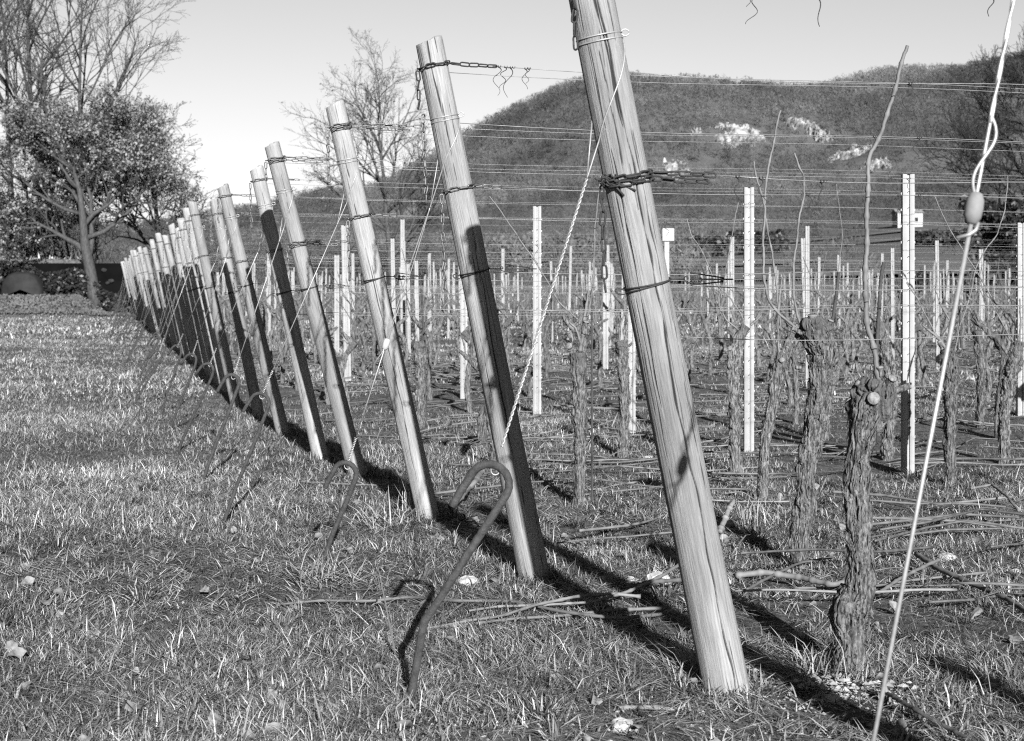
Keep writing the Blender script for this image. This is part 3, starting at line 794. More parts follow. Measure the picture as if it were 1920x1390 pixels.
# ---------------------------------------------------------------- white trellis poles
def pole_mesh(h, w=.06, dp=.04, notch=True):
    m_ = MB(); n_ = MB()
    prof = [(-w / 2, .0), (-w / 2, -dp), (-w * .3, -dp - .004), (-w * .12, -dp), (-w * .07, -dp + .010), (w * .07, -dp + .010), (w * .12, -dp), (w * .3, -dp - .004), (w / 2, -dp), (w / 2, .0), (w / 2 - .004, .0), (w / 2 - .004, -dp + .016), (-w / 2 + .004, -dp + .016), (-w / 2 + .004, 0)]
    k = len(prof); V = [(x, y, z) for z in (-.1, h) for (x, y) in prof]
    q = [(j, (j + 1) % k, k + (j + 1) % k, k + j) for j in range(k)]
    m_.add(V, q)
    top = [(0, 13, 12, 1), (1, 12, 11, 8), (8, 11, 10, 9), (1, 8, 7, 2), (2, 7, 6, 3), (3, 6, 5, 4)]
    m_.add([(x, y, h) for (x, y) in prof], top)
    if notch:
        z = .25
        while z < h - .05:
            for s in (-1, 1): m_.box((s * (w / 2 + .003), -dp * .6, z), (.007, .006, .014))
            n_.tube(np.array([(-.008, -dp + .008, z), (.000, -dp + .0075, z + .012), (.008, -dp + .008, z + .016)]), .0018, 4, cap=False)
            z += .105
    return m_, n_
GPOLE = 'white metal trellis poles'
pm, pn = pole_mesh(1.95); nq0 = sum(len(q) for q in pm.q)
for v_, q_ in zip(pn.v, pn.q): pm.add(v_, q_ - q_.min())
pole_hi = pm.mesh('trellis_pole', M_POLE, False); pole_hi.materials.append(M_NOTCH)
for k_ in range(nq0, len(pole_hi.polygons)): pole_hi.polygons[k_].material_index = 1
pm2, _ = pole_mesh(1.95, notch=False); pole_lo = pm2.mesh('trellis_pole', mat('weathered_far_pole', .48, .7, scale=3), False)
def pole(x, y, h, label, hi=False, rz=0.0, tilt=0.0, w=1.0):
    s = h / 1.95; zg = gz1(x, y)
    if hi:
        root = link('trellis_pole', pole_hi); root.location = (x, y, zg); root.scale = (w, w, s); tag(root, label, 'trellis pole', GPOLE)
    else:
        root = link('trellis_pole', pole_lo); root.location = (x, y, zg); root.scale = (w, w, s); tag(root, label, 'trellis pole', GPOLE)
    root.rotation_euler = (0, tilt, rz)
    return root
POLES = [(1700, 322, 885, 22, 0, 'tallest white trellis pole, right of the nearest vine trunk'), (1403, 352, 850, 18, 0, 'white trellis pole just right of the nearest leaning post'),
         (1007, 388, 780, 15, 0, 'white trellis pole standing between the two nearest leaning posts'), (1184, 545, 820, 14, 0, 'white trellis pole partly hidden behind the left edge of the nearest post'),
         (870, 478, 750, 13, 0, 'white trellis pole half hidden behind the second nearest post'), (653, 420, 715, 13, -.02, 'white trellis pole right of the fourth leaning post'),
         (755, 412, 640, 11, 0, 'white trellis pole right of the third leaning post'), (1913, 420, 782, 16, 0, 'white trellis pole cut by the right edge of the picture'),
         (1511, 446, 655, 13, -.03, 'white trellis pole tilting left behind the vine with a flared head'), (1135, 490, 690, 10, 0, 'slim white pole between the nearest post and the short vine trunk'),
         (1372, 445, 640, 10, 0, 'white trellis pole immediately left of the pole by the nearest post'), (806, 475, 590, 9, 0, 'slim white pole left of the second leaning post'),
         (943, 467, 610, 8, 0, 'slim white pole right of the second leaning post'), (1572, 478, 615, 9, 0, 'slim white pole right of the flared vine'),
         (632, 480, 665, 9, 0, 'slim white pole left of the tilting pole by the fourth post'), (505, 470, 625, 9, 0, 'slim white pole between the fifth and sixth leaning posts'),
         (1838, 468, 640, 10, 0, 'white pole behind the blurred foreground wire')]
pole_xy = []
for (px, pt, pb, wpx, tl, lab) in POLES:
    g_ = ground(px, pb); h = (pb - pt) / F * g_[1]
    pole(g_[0], g_[1], h, lab, hi=g_[1] < 18, w=min(1.5, max(.75, wpx / F * g_[1] / .06)), tilt=tl); pole_xy.append((g_[0], g_[1]))
n_p = 0
for i in range(8, len(posts)):
    p = posts[i]; t = 3.2 + rnd.uniform(-.8, .8); tm = row_end(p)
    while t < tm:
        q = p['b'] + RD * t
        pq = 960 + F * q[0] / q[1]
        if all((q[0] - a) ** 2 + (q[1] - b_) ** 2 > 1.2 for a, b_ in pole_xy) and all(abs(pq - c_) > 26 for c_ in (1700, 1403, 1007, 1258)):
            pole(q[0], q[1], rnd.uniform(1.55, 2.05), 'thin white trellis pole far back among the vine rows', tilt=rnd.uniform(-.025, .025), w=rnd.uniform(.75, 1.0)); n_p += 1
        t += 4.2 + rnd.uniform(-.5, .5)
# rows beyond the line's end
for r_ in range(5):
    Yb = posts[-1]['b'][1] + 3.0 + r_ * 5.0
    for k in range(14):
        x = -12 + k * 4.2 + rnd.uniform(-1, 1) + r_; y = Yb + .28 * (x + 15) + rnd.uniform(-.8, .8)
        if y < 92 and x / y < .40 and x > -13: pole(x, y, rnd.uniform(1.6, 2.2), 'thin white trellis pole far back among the vine rows', w=1.1, tilt=rnd.uniform(-.02, .02)); n_p += 1
# pole with a board
g_ = ground(1258, 600); root = empty('board_post', (g_[0], g_[1], 0), 'white board on a pale post right of the nearest leaning post', 'sign post')
yb = 24.0; g_ = at(1252, 500, yb); root.location = (g_[0], g_[1], 0)
a = MB(); a.box((at(1250, 0, yb)[0], yb, .95), (.075, .06, 2.1)); child('post', a, M_POLE, root, False)
a = MB(); c = at(1253, 440, yb - .06); a.box(c, (.185, .02, .2)); child('board', a, M_POLE, root, False)

# ---------------------------------------------------------------- vines
def bark_tube(mbx, pts, rads, seed, nseg=36, dens=90, knots=0.0):
    P = np.array(pts, float); t = np.concatenate([[0], np.cumsum(np.linalg.norm(np.diff(P, axis=0), axis=1))])
    m = max(10, int(t[-1] * dens)); u = np.linspace(0, t[-1], m)
    Q = np.stack([np.interp(u, t, P[:, a]) for a in range(3)], -1); R = np.interp(u, t, rads)
    for _ in range(max(2, m // 40)): Q[1:-1] = (Q[:-2] + 2 * Q[1:-1] + Q[2:]) / 4; R[1:-1] = (R[:-2] + 2 * R[1:-1] + R[2:]) / 4
    R = R * (1 + .10 * vnoise(u * 9, 0, 0, seed))
    def disp(a, th):
        s = u[a]; tw = th + s * 1.6
        c, sn = np.cos(tw), np.sin(tw)
        wv = .5 * vnoise(c * 2, sn * 2, s * 18, seed + 8)
        c2, s2 = np.cos(tw + wv), np.sin(tw + wv)
        str_ = vnoise(c2 * 5.0, s2 * 5.0, s * 13, seed + 1)
        str2 = vnoise(c2 * 10, s2 * 10, s * 30, seed + 2)
        big = vnoise(c * 1.2, sn * 1.2, s * 7, seed + 3)
        return .86 + .13 * big - .22 * (1 - np.abs(str_)) ** 7 - .13 * (1 - np.abs(str2)) ** 5 + .06 * vnoise(c * 16, sn * 16, s * 60, seed + 4) + knots * np.clip(vnoise(c * 2.2, sn * 2.2, s * 22, seed + 5), 0, 1)
    k = np.clip((u / t[-1] - .86) / .1, 0, 1)
    if nseg >= 50:
        rs = np.random.default_rng(seed + 99)
        for _ in range(int(t[-1] * nseg * 3.2)):
            a = rs.uniform(0, 2 * math.pi); i0 = int(rs.integers(2, m - 4)); ln = rs.uniform(.015, .06); i1 = min(m - 2, i0 + max(2, int(ln * dens)))
            if i1 - i0 < 2: continue
            ii = np.linspace(i0, i1, 4).astype(int); dirn = np.array([math.cos(a), math.sin(a), 0]); side = np.array([-math.sin(a), math.cos(a), 0])
            lift = np.linspace(0, 1, 4) ** 2 * rs.uniform(.001, .009); lift = lift if rs.random() < .5 else lift[::-1]
            wv = np.array([.4, 1, .9, .25]) * rs.uniform(.0010, .0032)
            drift = side * rs.normal(0, .004)
            ctr = Q[ii] + dirn * (R[ii] * rs.uniform(.84, .99) + lift)[:, None] + drift * np.linspace(0, 1, 4)[:, None]
            V = np.stack([ctr - side * wv[:, None], ctr + side * wv[:, None]], 1).reshape(-1, 3)
            mbx.add(V, [[0, 1, 3, 2], [2, 3, 5, 4], [4, 5, 7, 6]])
    mbx.tube(Q, R, nseg, disp=disp, attr=np.concatenate([np.repeat(k * .75, nseg), [0, .75]]))
def cane(mbx, pts, r0, r1, seed, n=60, sides=7, smooth=2):
    Q = smooth_path(pts, n, smooth); u = np.linspace(0, 1, n); rs = np.random.default_rng(seed)
    L = np.linalg.norm(np.diff(Q, axis=0), axis=1).sum(); R = r0 + (r1 - r0) * u
    ph = rs.uniform(0, 1)
    nd = ((u * L / .085 + ph) % 1.0); R = R * (1 + .5 * np.exp(-((nd - .5) / .09) ** 2))
    Q = Q + (np.floor(u * L / .085 + ph) % 2 * 2 - 1)[:, None] * .0012 * np.array([1, 0, 0])
    mbx.tube(Q, R, sides)
def stub(mbx, c, d, r, L, seed):
    c = np.asarray(c, float); d = np.asarray(d, float); d = d / np.linalg.norm(d)
    bark_tube(mbx, [c, c + d * L * .6, c + d * L], [r * 1.1, r, r * .95], seed, 14, 200)
def cutface(mbx, c, d, r):
    c = np.asarray(c, float); d = np.asarray(d, float); d = d / np.linalg.norm(d)
    mbx.tube(np.array([c - d * .003, c + d * .002, c + d * .003]), [r, r * .97, r * .2], 14)

GV = 'pruned grape vines'
def near_vine(Y, trunk, label, canes=(), stubs=(), seed=0, knots=.2, nseg=56, dens=220, cane_mat=None):
    pts = [at(px, py, Y) for (px, py, r) in trunk]; rr = [r / F * Y for (_, _, r) in trunk]
    b0 = pts[0].copy(); b0[2] = gz1(b0[0], b0[1])
    root = empty('grape_vine', b0, label, 'vine', GV)
    pts = [b0 + np.array([0, 0, -.05])] + pts; rr = [rr[0] * 1.15] + rr
    a = MB(); bark_tube(a, pts, rr, seed, nseg, dens, knots); tr = child('trunk', a, M_BARK, root, True, 'knot')
    for k, (cp, r0, r1) in enumerate(canes):
        c = MB(); cane(c, [at(q[0], q[1], Y + (q[2] if len(q) > 2 else 0)) for q in cp], r0, r1, seed * 10 + k, max(24, 10 * len(cp)))
        child('cane', c, cane_mat or M_CANE, root)
    if stubs:
        for k, (px, py, dy, d, r, L) in enumerate(stubs):
            s_ = MB(); f_ = MB()
            c = at(px, py, Y + dy); stub(s_, c, d, r, L, seed + 50 + k); dd = np.array(d, float); dd /= np.linalg.norm(dd)
            cutface(f_, c + dd * L, dd, r * .85)
            sp_ = child('spur', s_, M_BARK, root, True, 'knot'); child('pruning_cut', f_, M_CUT, root).parent = sp_
    return root

near_vine(4.82, [(1592, 1258, 33), (1592, 1180, 30), (1596, 1140, 36), (1612, 1105, 30), (1612, 1040, 24), (1606, 960, 25), (1606, 880, 27), (1614, 820, 30), (1630, 770, 40), (1640, 735, 42), (1646, 712, 30)],
          'nearest grape vine trunk with shaggy bark, pale round cuts and a tall bare cane',
          canes=[([(1648, 712), (1640, 660), (1626, 610), (1622, 540), (1625, 460), (1626, 380), (1629, 300), (1634, 285), (1650, 255), (1664, 215), (1680, 160), (1692, 115), (1701, 86)], .0088, .0058)],
          stubs=[(1636, 748, -.055, (-.05, -1, .15), .024, .02), (1664, 722, -.03, (.25, -.6, .6), .017, .035), (1672, 735, -.01, (1, -.1, .35), .013, .06), (1618, 728, -.01, (-.6, -.3, .5), .012, .03), (1650, 705, 0, (-.1, -.3, 1), .013, .03)], seed=3, knots=.35, nseg=110, dens=420)
near_vine(6.67, [(1497, 1062, 14), (1497, 1010, 17), (1512, 950, 24), (1510, 890, 19), (1522, 830, 20), (1532, 770, 21), (1538, 720, 24), (1537, 690, 20), (1543, 665, 27), (1528, 628, 32), (1522, 605, 30), (1521, 595, 22)],
          'twisted grape vine with a flared blunt head right of the nearest post',
          canes=[([(1500, 622), (1480, 605), (1462, 590), (1440, 562), (1432, 520), (1431, 450), (1434, 400), (1436, 340), (1446, 290), (1456, 240), (1463, 207)], .0062, .0046),
                 ([(1502, 612), (1494, 590), (1487, 540), (1488, 500), (1494, 450), (1500, 400), (1508, 365), (1508, 330), (1498, 315), (1490, 287)], .0056, .0042),
                 ([(1436, 392), (1426, 360), (1418, 330), (1413, 303)], .0045, .004), ([(1437, 410), (1442, 450), (1449, 480), (1455, 530), (1460, 580), (1464, 620)], .0045, .0035)],
          stubs=[(1523, 604, -.03, (0, -.2, 1), .026, .03), (1553, 612, 0, (.3, -.2, .8), .018, .03), (1502, 626, -.02, (-.8, -.3, .5), .013, .05), (1500, 690, -.02, (-.8, -.4, .1), .012, .02)], seed=5, knots=.35, nseg=90, dens=340)
near_vine(8.6, [(1430, 950, 12), (1432, 870, 13), (1436, 820, 12), (1448, 760, 12), (1458, 710, 16), (1464, 680, 17), (1468, 662, 14)],
          'slender leaning vine trunk with a pale knot, left of the flared vine',
          canes=[([(1462, 662), (1458, 640), (1459, 600), (1462, 560), (1466, 520)], .005, .004)],
          stubs=[(1466, 676, -.04, (-.1, -1, .2), .018, .015), (1474, 660, 0, (.2, -.2, 1), .012, .03)], seed=7)
near_vine(8.4, [(1086, 952, 12), (1087, 880, 13), (1088, 800, 13), (1086, 730, 14), (1083, 690, 17), (1081, 662, 16)],
          'short thick vine trunk standing between the two nearest leaning posts',
          canes=[([(1088, 660), (1094, 620), (1098, 580), (1104, 545)], .012, .006), ([(1085, 600), (1050, 570), (1010, 500), (975, 450), (945, 405), (918, 368)], .0045, .0035),
                 ([(1100, 600), (1112, 540), (1114, 480), (1116, 420), (1122, 370), (1126, 330)], .0048, .004), ([(1090, 650), (1080, 615), (1068, 605), (1072, 590)], .008, .004)],
          stubs=[(1069, 650, -.05, (-.4, -1, .3), .022, .02), (1075, 640, 0, (-.5, -.2, 1), .02, .06), (1095, 625, 0, (.2, -.3, 1), .022, .07), (1060, 685, 0, (-1, -.2, .3), .008, .05)], seed=9, knots=.4)
near_vine(10.0, [(1380, 892, 11), (1378, 820, 12), (1377, 740, 12), (1376, 690, 15), (1380, 660, 16), (1388, 630, 13), (1400, 612, 10)],
          'vine trunk left of the white pole beside the nearest post',
          canes=[([(1392, 628), (1380, 615), (1362, 600), (1350, 580), (1347, 560), (1352, 545)], .007, .004), ([(1400, 625), (1390, 590), (1370, 560), (1340, 530), (1325, 490), (1310, 460), (1295, 440), (1288, 410)], .005, .0035),
                 ([(1408, 610), (1420, 600), (1428, 590)], .009, .005), ([(1352, 560), (1362, 500), (1370, 455), (1380, 400), (1384, 380)], .0042, .0035)],
          stubs=[(1370, 655, -.02, (-.4, -.8, .4), .02, .02)], seed=11, knots=.4)
near_vine(9.3, [(1783, 920, 11), (1780, 850, 12), (1782, 780, 13), (1784, 720, 15), (1782, 680, 16), (1775, 655, 13)],
          'vine trunk behind the blurred foreground wire',
          canes=[([(1775, 655), (1760, 635), (1745, 622), (1730, 610)], .011, .006), ([(1790, 660), (1800, 610), (1818, 560), (1830, 500), (1850, 465), (1870, 440), (1885, 390), (1890, 330)], .0048, .0035),
                 ([(1760, 635), (1745, 610), (1720, 560), (1700, 530)], .005, .0035), ([(1780, 600), (1768, 580), (1752, 540)], .005, .003),
                 ([(1860, 560), (1838, 520), (1812, 480), (1790, 445), (1775, 420), (1762, 390), (1752, 368)], .0042, .003)],
          stubs=[(1765, 650, 0, (-.5, -.4, .8), .014, .04), (1795, 660, 0, (.3, -.5, .6), .012, .03)], seed=13, knots=.4)
near_vine(11.0, [(1169, 850, 10), (1171, 780, 11), (1170, 720, 11), (1168, 680, 13), (1165, 655, 14), (1160, 640, 10)],
          'vine trunk just left of the nearest leaning post', canes=[([(1165, 650), (1160, 620), (1170, 590), (1172, 560)], .008, .004)], stubs=[(1178, 650, 0, (.6, -.2, .6), .014, .04)], seed=15, knots=.4)
near_vine(10.5, [(1882, 842, 11), (1884, 780, 12), (1892, 720, 14), (1904, 670, 15), (1912, 640, 13)],
          'vine trunk leaning right near the right edge of the picture', canes=[([(1905, 650), (1890, 625), (1870, 590), (1855, 560), (1835, 530)], .005, .003), ([(1912, 640), (1914, 600), (1912, 560)], .008, .004)], seed=17, knots=.4)
near_vine(10.7, [(1664, 862, 13), (1668, 790, 14), (1670, 720, 15), (1662, 670, 15), (1650, 630, 12), (1645, 605, 9)],
          'vine trunk in the gap behind the nearest vine, left of the tallest pole', canes=[([(1650, 620), (1648, 580), (1640, 540)], .006, .004)], seed=19, knots=.4)
near_vine(11.6, [(903, 856, 10), (904, 820, 11), (906, 780, 12), (907, 762, 9)], 'low cut vine stump just left of the second nearest post', seed=21)
near_vine(13.0, [(790, 806, 9), (788, 740, 10), (788, 690, 11), (787, 660, 13), (786, 640, 11)],
          'vine trunk between the second and third leaning posts', canes=[([(796, 622), (820, 590), (845, 560), (868, 540)], .005, .0035), ([(786, 645), (778, 625), (782, 612)], .008, .004)], stubs=[(800, 632, -.02, (.5, -.5, .5), .014, .02)], seed=23, knots=.5)
near_vine(12.2, [(1546, 850, 10), (1548, 780, 10), (1556, 720, 11), (1570, 690, 12), (1580, 670, 9)], 'vine trunk leaning right behind the flared vine', seed=25, knots=.4,
          canes=[([(1575, 675), (1590, 650), (1585, 600), (1570, 520), (1580, 440), (1568, 345)], .005, .003)])
near_vine(13.2, [(1838, 760, 9), (1840, 700, 9), (1838, 650, 11), (1832, 620, 10)], 'dark straight vine trunk right of the foreground wire', seed=27, knots=.4)

# iron stakes
GS = 'thin iron stakes beside the vines'
for (pts, Y, r, lab) in [([(1640, 715), (1647, 600), (1652, 520), (1657, 492)], 4.9, .0065, 'twisted ribbed iron stake rising beside the nearest vine'),
                         ([(1556, 660), (1560, 610), (1568, 555), (1573, 510)], 6.7, .0075, 'thick dark iron stake behind the flared vine head'),
                         ([(1110, 960), (1110, 800), (1110, 640), (1109, 545)], 8.45, .006, 'thin dark stake against the short vine between the two nearest posts'),
                         ([(1452, 800), (1457, 680), (1462, 560)], 8.7, .005, 'thin stake along the slender leaning vine'),
                         ([(799, 800), (796, 660), (790, 540)], 13.1, .009, 'dark stake along the vine between the second and third posts'),
                         ([(1803, 655), (1800, 600), (1798, 565)], 9.4, .008, 'dark stake behind the foreground wire'),
                         ([(1262, 560), (1263, 640), (1264, 700)], 13, .008, 'thin stake just right of the nearest post')]:
    P = smooth_path([at(a_, b_, Y) for (a_, b_) in pts], 90); m_ = MB()
    m_.tube(P, r, 8, disp=(lambda a_, th: 1 + .12 * np.sin(a_ * 1.6 + th * 2)) if Y < 7 else None)
    solo('iron_stake', m_, M_REBAR, P[0], lab, 'stake', GS)

# generic vines: one with parts per variant, then copies
def vine_variant(seed, far=False):
    rs = random.Random(seed); hgt = rs.uniform(.78, .98)
    pts = [(0, 0, -.05), (rs.uniform(-.04, .04), 0, .2), (rs.uniform(-.09, .09), 0, .45), (rs.uniform(-.10, .10), 0, hgt * .8), (rs.uniform(-.14, .14), 0, hgt)]
    rr = [.038, .031, .030, .036, .043]
    top = np.array(pts[-1]); a = MB()
    bark_tube(a, pts, rr, seed, 18 if far else 24, 40 if far else 70, .5)
    for s_ in (-1, 1):
        if rs.random() < .75: bark_tube(a, [top - np.array([0, 0, .04]), top + np.array([s_ * .08, 0, .04]), top + np.array([s_ * rs.uniform(.13, .2), rs.uniform(-.03, .03), rs.uniform(.08, .16)])], [.036, .026, .016], seed + s_ + 5, 10, 60, .6)
    cs = []
    for k in range(rs.randint(2, 4)):
        L = rs.uniform(.3, .85); dx = rs.uniform(-.5, .5); s = top + np.array([dx * .3, 0, .03])
        pp = [s]; d = np.array([dx, rs.uniform(-.15, .15), 1.0])
        for q in range(5): d = d + np.array([rs.uniform(-.25, .25), rs.uniform(-.1, .1), 0]); d /= np.linalg.norm(d); pp.append(pp[-1] + d * L / 5)
        c = MB(); cane(c, pp, .0055, .004, seed + k, 26, 5, 1); cs.append(c)
    return a, cs
GVM = 'vines of the middle rows'
mid_vars = []
for v in range(6):
    a, cs = vine_variant(200 + v)
    mid_vars.append((a.mesh('trunk', M_BARK, True, 'knot'), [c.mesh('cane', M_CANE_DARK) for c in cs]))
far_meshes = []
for v in range(6):
    a, cs = vine_variant(300 + v, True); a2 = MB()
    for c in cs[:2]:
        for vv, qq in zip(c.v, [None]): pass
    me = a.mesh('grape_vine', M_BARK, True, 'knot'); far_meshes.append(me)
cane_far = []
for v in range(4):
    rs = random.Random(v + 70); c = MB()
    pp = [np.array([0, 0, .9])]; d = np.array([rs.uniform(-.4, .4), 0, 1.0])
    for q in range(4): d = d + np.array([rs.uniform(-.25, .25), 0, 0]); d /= np.linalg.norm(d); pp.append(pp[-1] + d * .17)
    c.tube(np.array(pp), .006, 4); cane_far.append(c.mesh('cane', M_CANE_DARK))
near_xy = [(at(px, py, Y)[0], Y) for (px, py, Y) in [(1592, 1258, 4.82), (1497, 1062, 6.67), (1430, 950, 8.6), (1086, 952, 8.4), (1380, 892, 10), (1783, 920, 9.3), (1169, 850, 11), (1882, 842, 10.5), (1664, 862, 10.7), (903, 856, 11.6), (790, 806, 13), (1546, 850, 12.2), (1838, 760, 13.2)]]
n_v = 0
vine_spots = []
for i in range(3, len(posts)):
    p = posts[i]; tm = row_end(p); t = rnd.uniform(.7, 1.1)
    while t < tm:
        q = p['b'] + RD * t + QD * rnd.uniform(-.06, .06)
        if all((q[0] - a) ** 2 + (q[1] - b_) ** 2 > .75 for a, b_ in near_xy): vine_spots.append((q[0], q[1], i))
        t += 1.12 + rnd.uniform(-.15, .2)
vine_spots.sort(key=lambda s: s[1])
stuff_v = MB()
for n_v, (x, y, i) in enumerate(vine_spots):
    zg = gz1(x, y); rz = rnd.choice([0, math.pi]) + rnd.uniform(-.3, .3); sc = rnd.uniform(.88, 1.1)
    if y < 20:
        tr, cs = mid_vars[n_v % 6]
        o = empty('grape_vine', (x, y, zg), f'bare knobbly vine in the row of the {ordinal(i)} leaning post' if i <= 12 else 'bare knobbly vine in the middle rows', 'vine', GVM)
        link('trunk', tr, o)
        for c in cs: link('cane', c, o)
    elif n_v < 285:
        o = link('grape_vine', far_meshes[n_v % 6]); o.location = (x, y, zg)
        tag(o, 'small bare vine far back among the white poles', 'vine', 'vines of the far rows')
        if rnd.random() < .85: link('cane', cane_far[n_v % 4], o)
    else:
        a = np.array([[0, 0, -.02], [rnd.uniform(-.05, .05), 0, .5], [rnd.uniform(-.06, .06), 0, .95 * sc]]) + np.array([x, y, zg])
        stuff_v.tube(a, [.05, .045, .06], 5); 
        if rnd.random() < .6: stuff_v.tube(np.array([a[-1], a[-1] + np.array([rnd.uniform(-.2, .2), 0, .3]), a[-1] + np.array([rnd.uniform(-.35, .35), 0, .65])]), .008, 3)
        continue
    o.rotation_euler = (0, 0, rz); o.scale = (sc,) * 3
for r_ in range(6):
    Yb = posts[-1]['b'][1] + 2.0 + r_ * 4.0
    for k in range(60):
        x = -13 + k * .9 + rnd.uniform(-.2, .2); y = Yb + .28 * (x + 15)
        if y < 92 and x / y < .4:
            a = np.array([[0, 0, -.02], [rnd.uniform(-.05, .05), 0, .5], [rnd.uniform(-.06, .06), 0, .95]]) + np.array([x, y, 0])
            stuff_v.tube(a, [.05, .045, .06], 4)
o = link('far_vines', stuff_v.mesh('far_vines', M_BARK)); tag(o, 'distant bare vines merging together behind the rows', 'vines', kind='stuff')
# shadow caster of row zero: a vine just outside the right edge
near_vine(2.75, [(2830, 1808, 52), (2830, 1500, 45), (2836, 1150, 50), (2840, 980, 60), (2830, 900, 50)], 'vine trunk just outside the right edge, close to the camera', seed=41)

# ---------------------------------------------------------------- cut canes on the ground
GC = 'cut canes lying on the ground'
def lying(pts, r0, r1, label, seed, m=None):
    P = []
    for (px, py, hz) in pts:
        g_ = ground(px, py, hz); P.append(g_ + np.array([0, 0, gz1(g_[0], g_[1]) * .6]))
    c = MB(); cane(c, P, r0, r1, seed, 60, 8); solo('cut_cane', c, m or M_PRUNE, P[0], label, 'cut cane', GC)
lying([(520, 1128, .01), (600, 1122, .02), (690, 1126, .025), (770, 1119, .03), (800, 1123, .03), (850, 1130, .035), (960, 1134, .03), (1060, 1152, .04), (1160, 1162, .04), (1240, 1150, .03)], .0045, .0065, 'longest pale cut cane passing behind the foreground hook', 1)
lying([(700, 1187, .012), (780, 1186, .02), (880, 1168, .03), (940, 1160, .03), (1000, 1140, .05), (1080, 1122, .06), (1150, 1114, .06), (1200, 1118, .05)], .004, .0065, 'pale cut cane rising to the right in the foreground bundle', 2)
lying([(800, 1182, .02), (870, 1176, .02), (960, 1165, .03), (1060, 1158, .03), (1150, 1146, .03), (1250, 1138, .04)], .0045, .0065, 'lowest pale cut cane of the foreground bundle', 3)
lying([(880, 1150, .03), (930, 1143, .03), (1010, 1140, .04), (1110, 1132, .05), (1180, 1108, .06), (1240, 1080, .07), (1275, 1055, .08)], .004, .007, 'forked cut cane ending by the white stone near the nearest post', 4)
lying([(800, 1196, .012), (830, 1160, .02), (870, 1135, .03)], .003, .004, 'short thin cane crossing behind the foreground hook', 5)
lying([(955, 1195, .015), (968, 1165, .03), (975, 1150, .04)], .0035, .004, 'short stub cane pointing down from the foreground bundle', 6)
lying([(1180, 1100, .05), (1230, 1090, .06), (1290, 1085, .05), (1340, 1070, .05)], .009, .007, 'thick dark cut cane left of the nearest post', 7)
lying([(1380, 1075, .03), (1430, 1068, .05), (1500, 1076, .05), (1560, 1090, .05), (1610, 1080, .06)], .013, .010, 'thick curved cut cane lying right of the nearest post against the vine', 8)
lying([(1400, 1100, .03), (1450, 1072, .05), (1500, 1050, .05), (1560, 1040, .04)], .006, .005, 'thin cut cane arching right of the nearest post', 9)
lying([(1718, 1035, .05), (1760, 1063, .05), (1820, 1090, .04), (1890, 1125, .03), (1930, 1150, .03)], .011, .009, 'thick straight cut cane sloping to the lower right edge', 10)
lying([(1640, 1112, .02), (1690, 1080, .05), (1740, 1054, .07), (1762, 1046, .08)], .007, .007, 'short cut cane with a blunt end behind the foreground wire', 11)
for k, ln in enumerate([[(1600, 985, .05), (1700, 972, .07), (1800, 960, .08), (1910, 966, .08)], [(1650, 990, .05), (1740, 975, .08), (1840, 950, .1), (1930, 962, .09)], [(1630, 968, .05), (1720, 969, .07), (1850, 978, .07), (1930, 990, .06)],
                        [(1690, 1000, .03), (1780, 990, .05), (1880, 988, .05)], [(1560, 925, .05), (1660, 930, .06), (1760, 945, .06), (1900, 930, .07)], [(1640, 1010, .03), (1740, 985, .06), (1800, 975, .08), (1870, 985, .06)], [(1820, 915, .1), (1860, 908, .12), (1890, 930, .1), (1910, 955, .05)]]):
    lying(ln, .007, .006, f'cut cane in the low heap at the right edge, {["topmost", "arched", "second", "lowest", "rearmost", "middle", "hooked"][k]} of the heap', 20 + k, M_CANE_DARK if k % 2 else M_PRUNE)
lying([(1160, 1332, .012), (1220, 1330, .02), (1300, 1336, .012)], .007, .006, 'short pale bark strip on the bare soil left of the nearest post', 30)
lying([(1665, 1300, .03), (1720, 1330, .05), (1780, 1362, .03), (1830, 1395, .02)], .006, .006, 'dark cane curving to the bottom edge beside the foreground wire', 31, M_CANE_DARK)
lying([(1350, 995, .06), (1362, 965, .12), (1376, 940, .17)], .014, .011, 'stubby cut branch leaning behind the nearest post', 32)
lying([(845, 952, .03), (870, 925, .1), (890, 905, .16), (905, 880, .2)], .016, .014, 'thick short branch stub by the foot of the second post', 33)
lying([(560, 905, .02), (640, 908, .03), (740, 912, .03), (830, 905, .02)], .004, .004, 'long thin cane in the grass between the third and fourth posts', 34)
# many generic ones, between the rows, as copies of a few shapes
var = []
for v in range(10):
    rs = random.Random(v + 500); L = rs.uniform(.5, 1.4); P = [np.array([-L / 2, 0, .02])]; d = np.array([1, rs.uniform(-.2, .2), .0])
    for q in range(6):
        d = d + np.array([0, rs.uniform(-.25, .25), rs.uniform(-.05, .05)]); d /= np.linalg.norm(d); nx = P[-1] + d * L / 6; nx[2] = max(.01, min(nx[2], .09)); P.append(nx)
    c = MB(); cane(c, P, .0065, .0045, v, 26, 5, 1)
    if v % 2: cane(c, [P[2], P[2] + np.array([.12, .1 * (1 if v % 4 == 1 else -1), .05]), P[2] + np.array([.25, .14 * (1 if v % 4 == 1 else -1), .03])], .004, .003, v, 10, 4, 1)
    var.append((c.mesh('cut_cane', M_PRUNE if v % 3 else M_CANE_DARK)))
spots = []
for i in range(2, 16):
    p = posts[i]; tm = row_end(p)
    for k in range(int(tm * 4.2)):
        t = rnd.uniform(.3, tm); q = p['b'] + RD * t + QD * (-.85 + rnd.gauss(0, .42))
        if q[0] > float(post_line_x(q[1])) + .3: spots.append((q[0], q[1]))
spots.sort(key=lambda s: s[1])
st_ = MB()
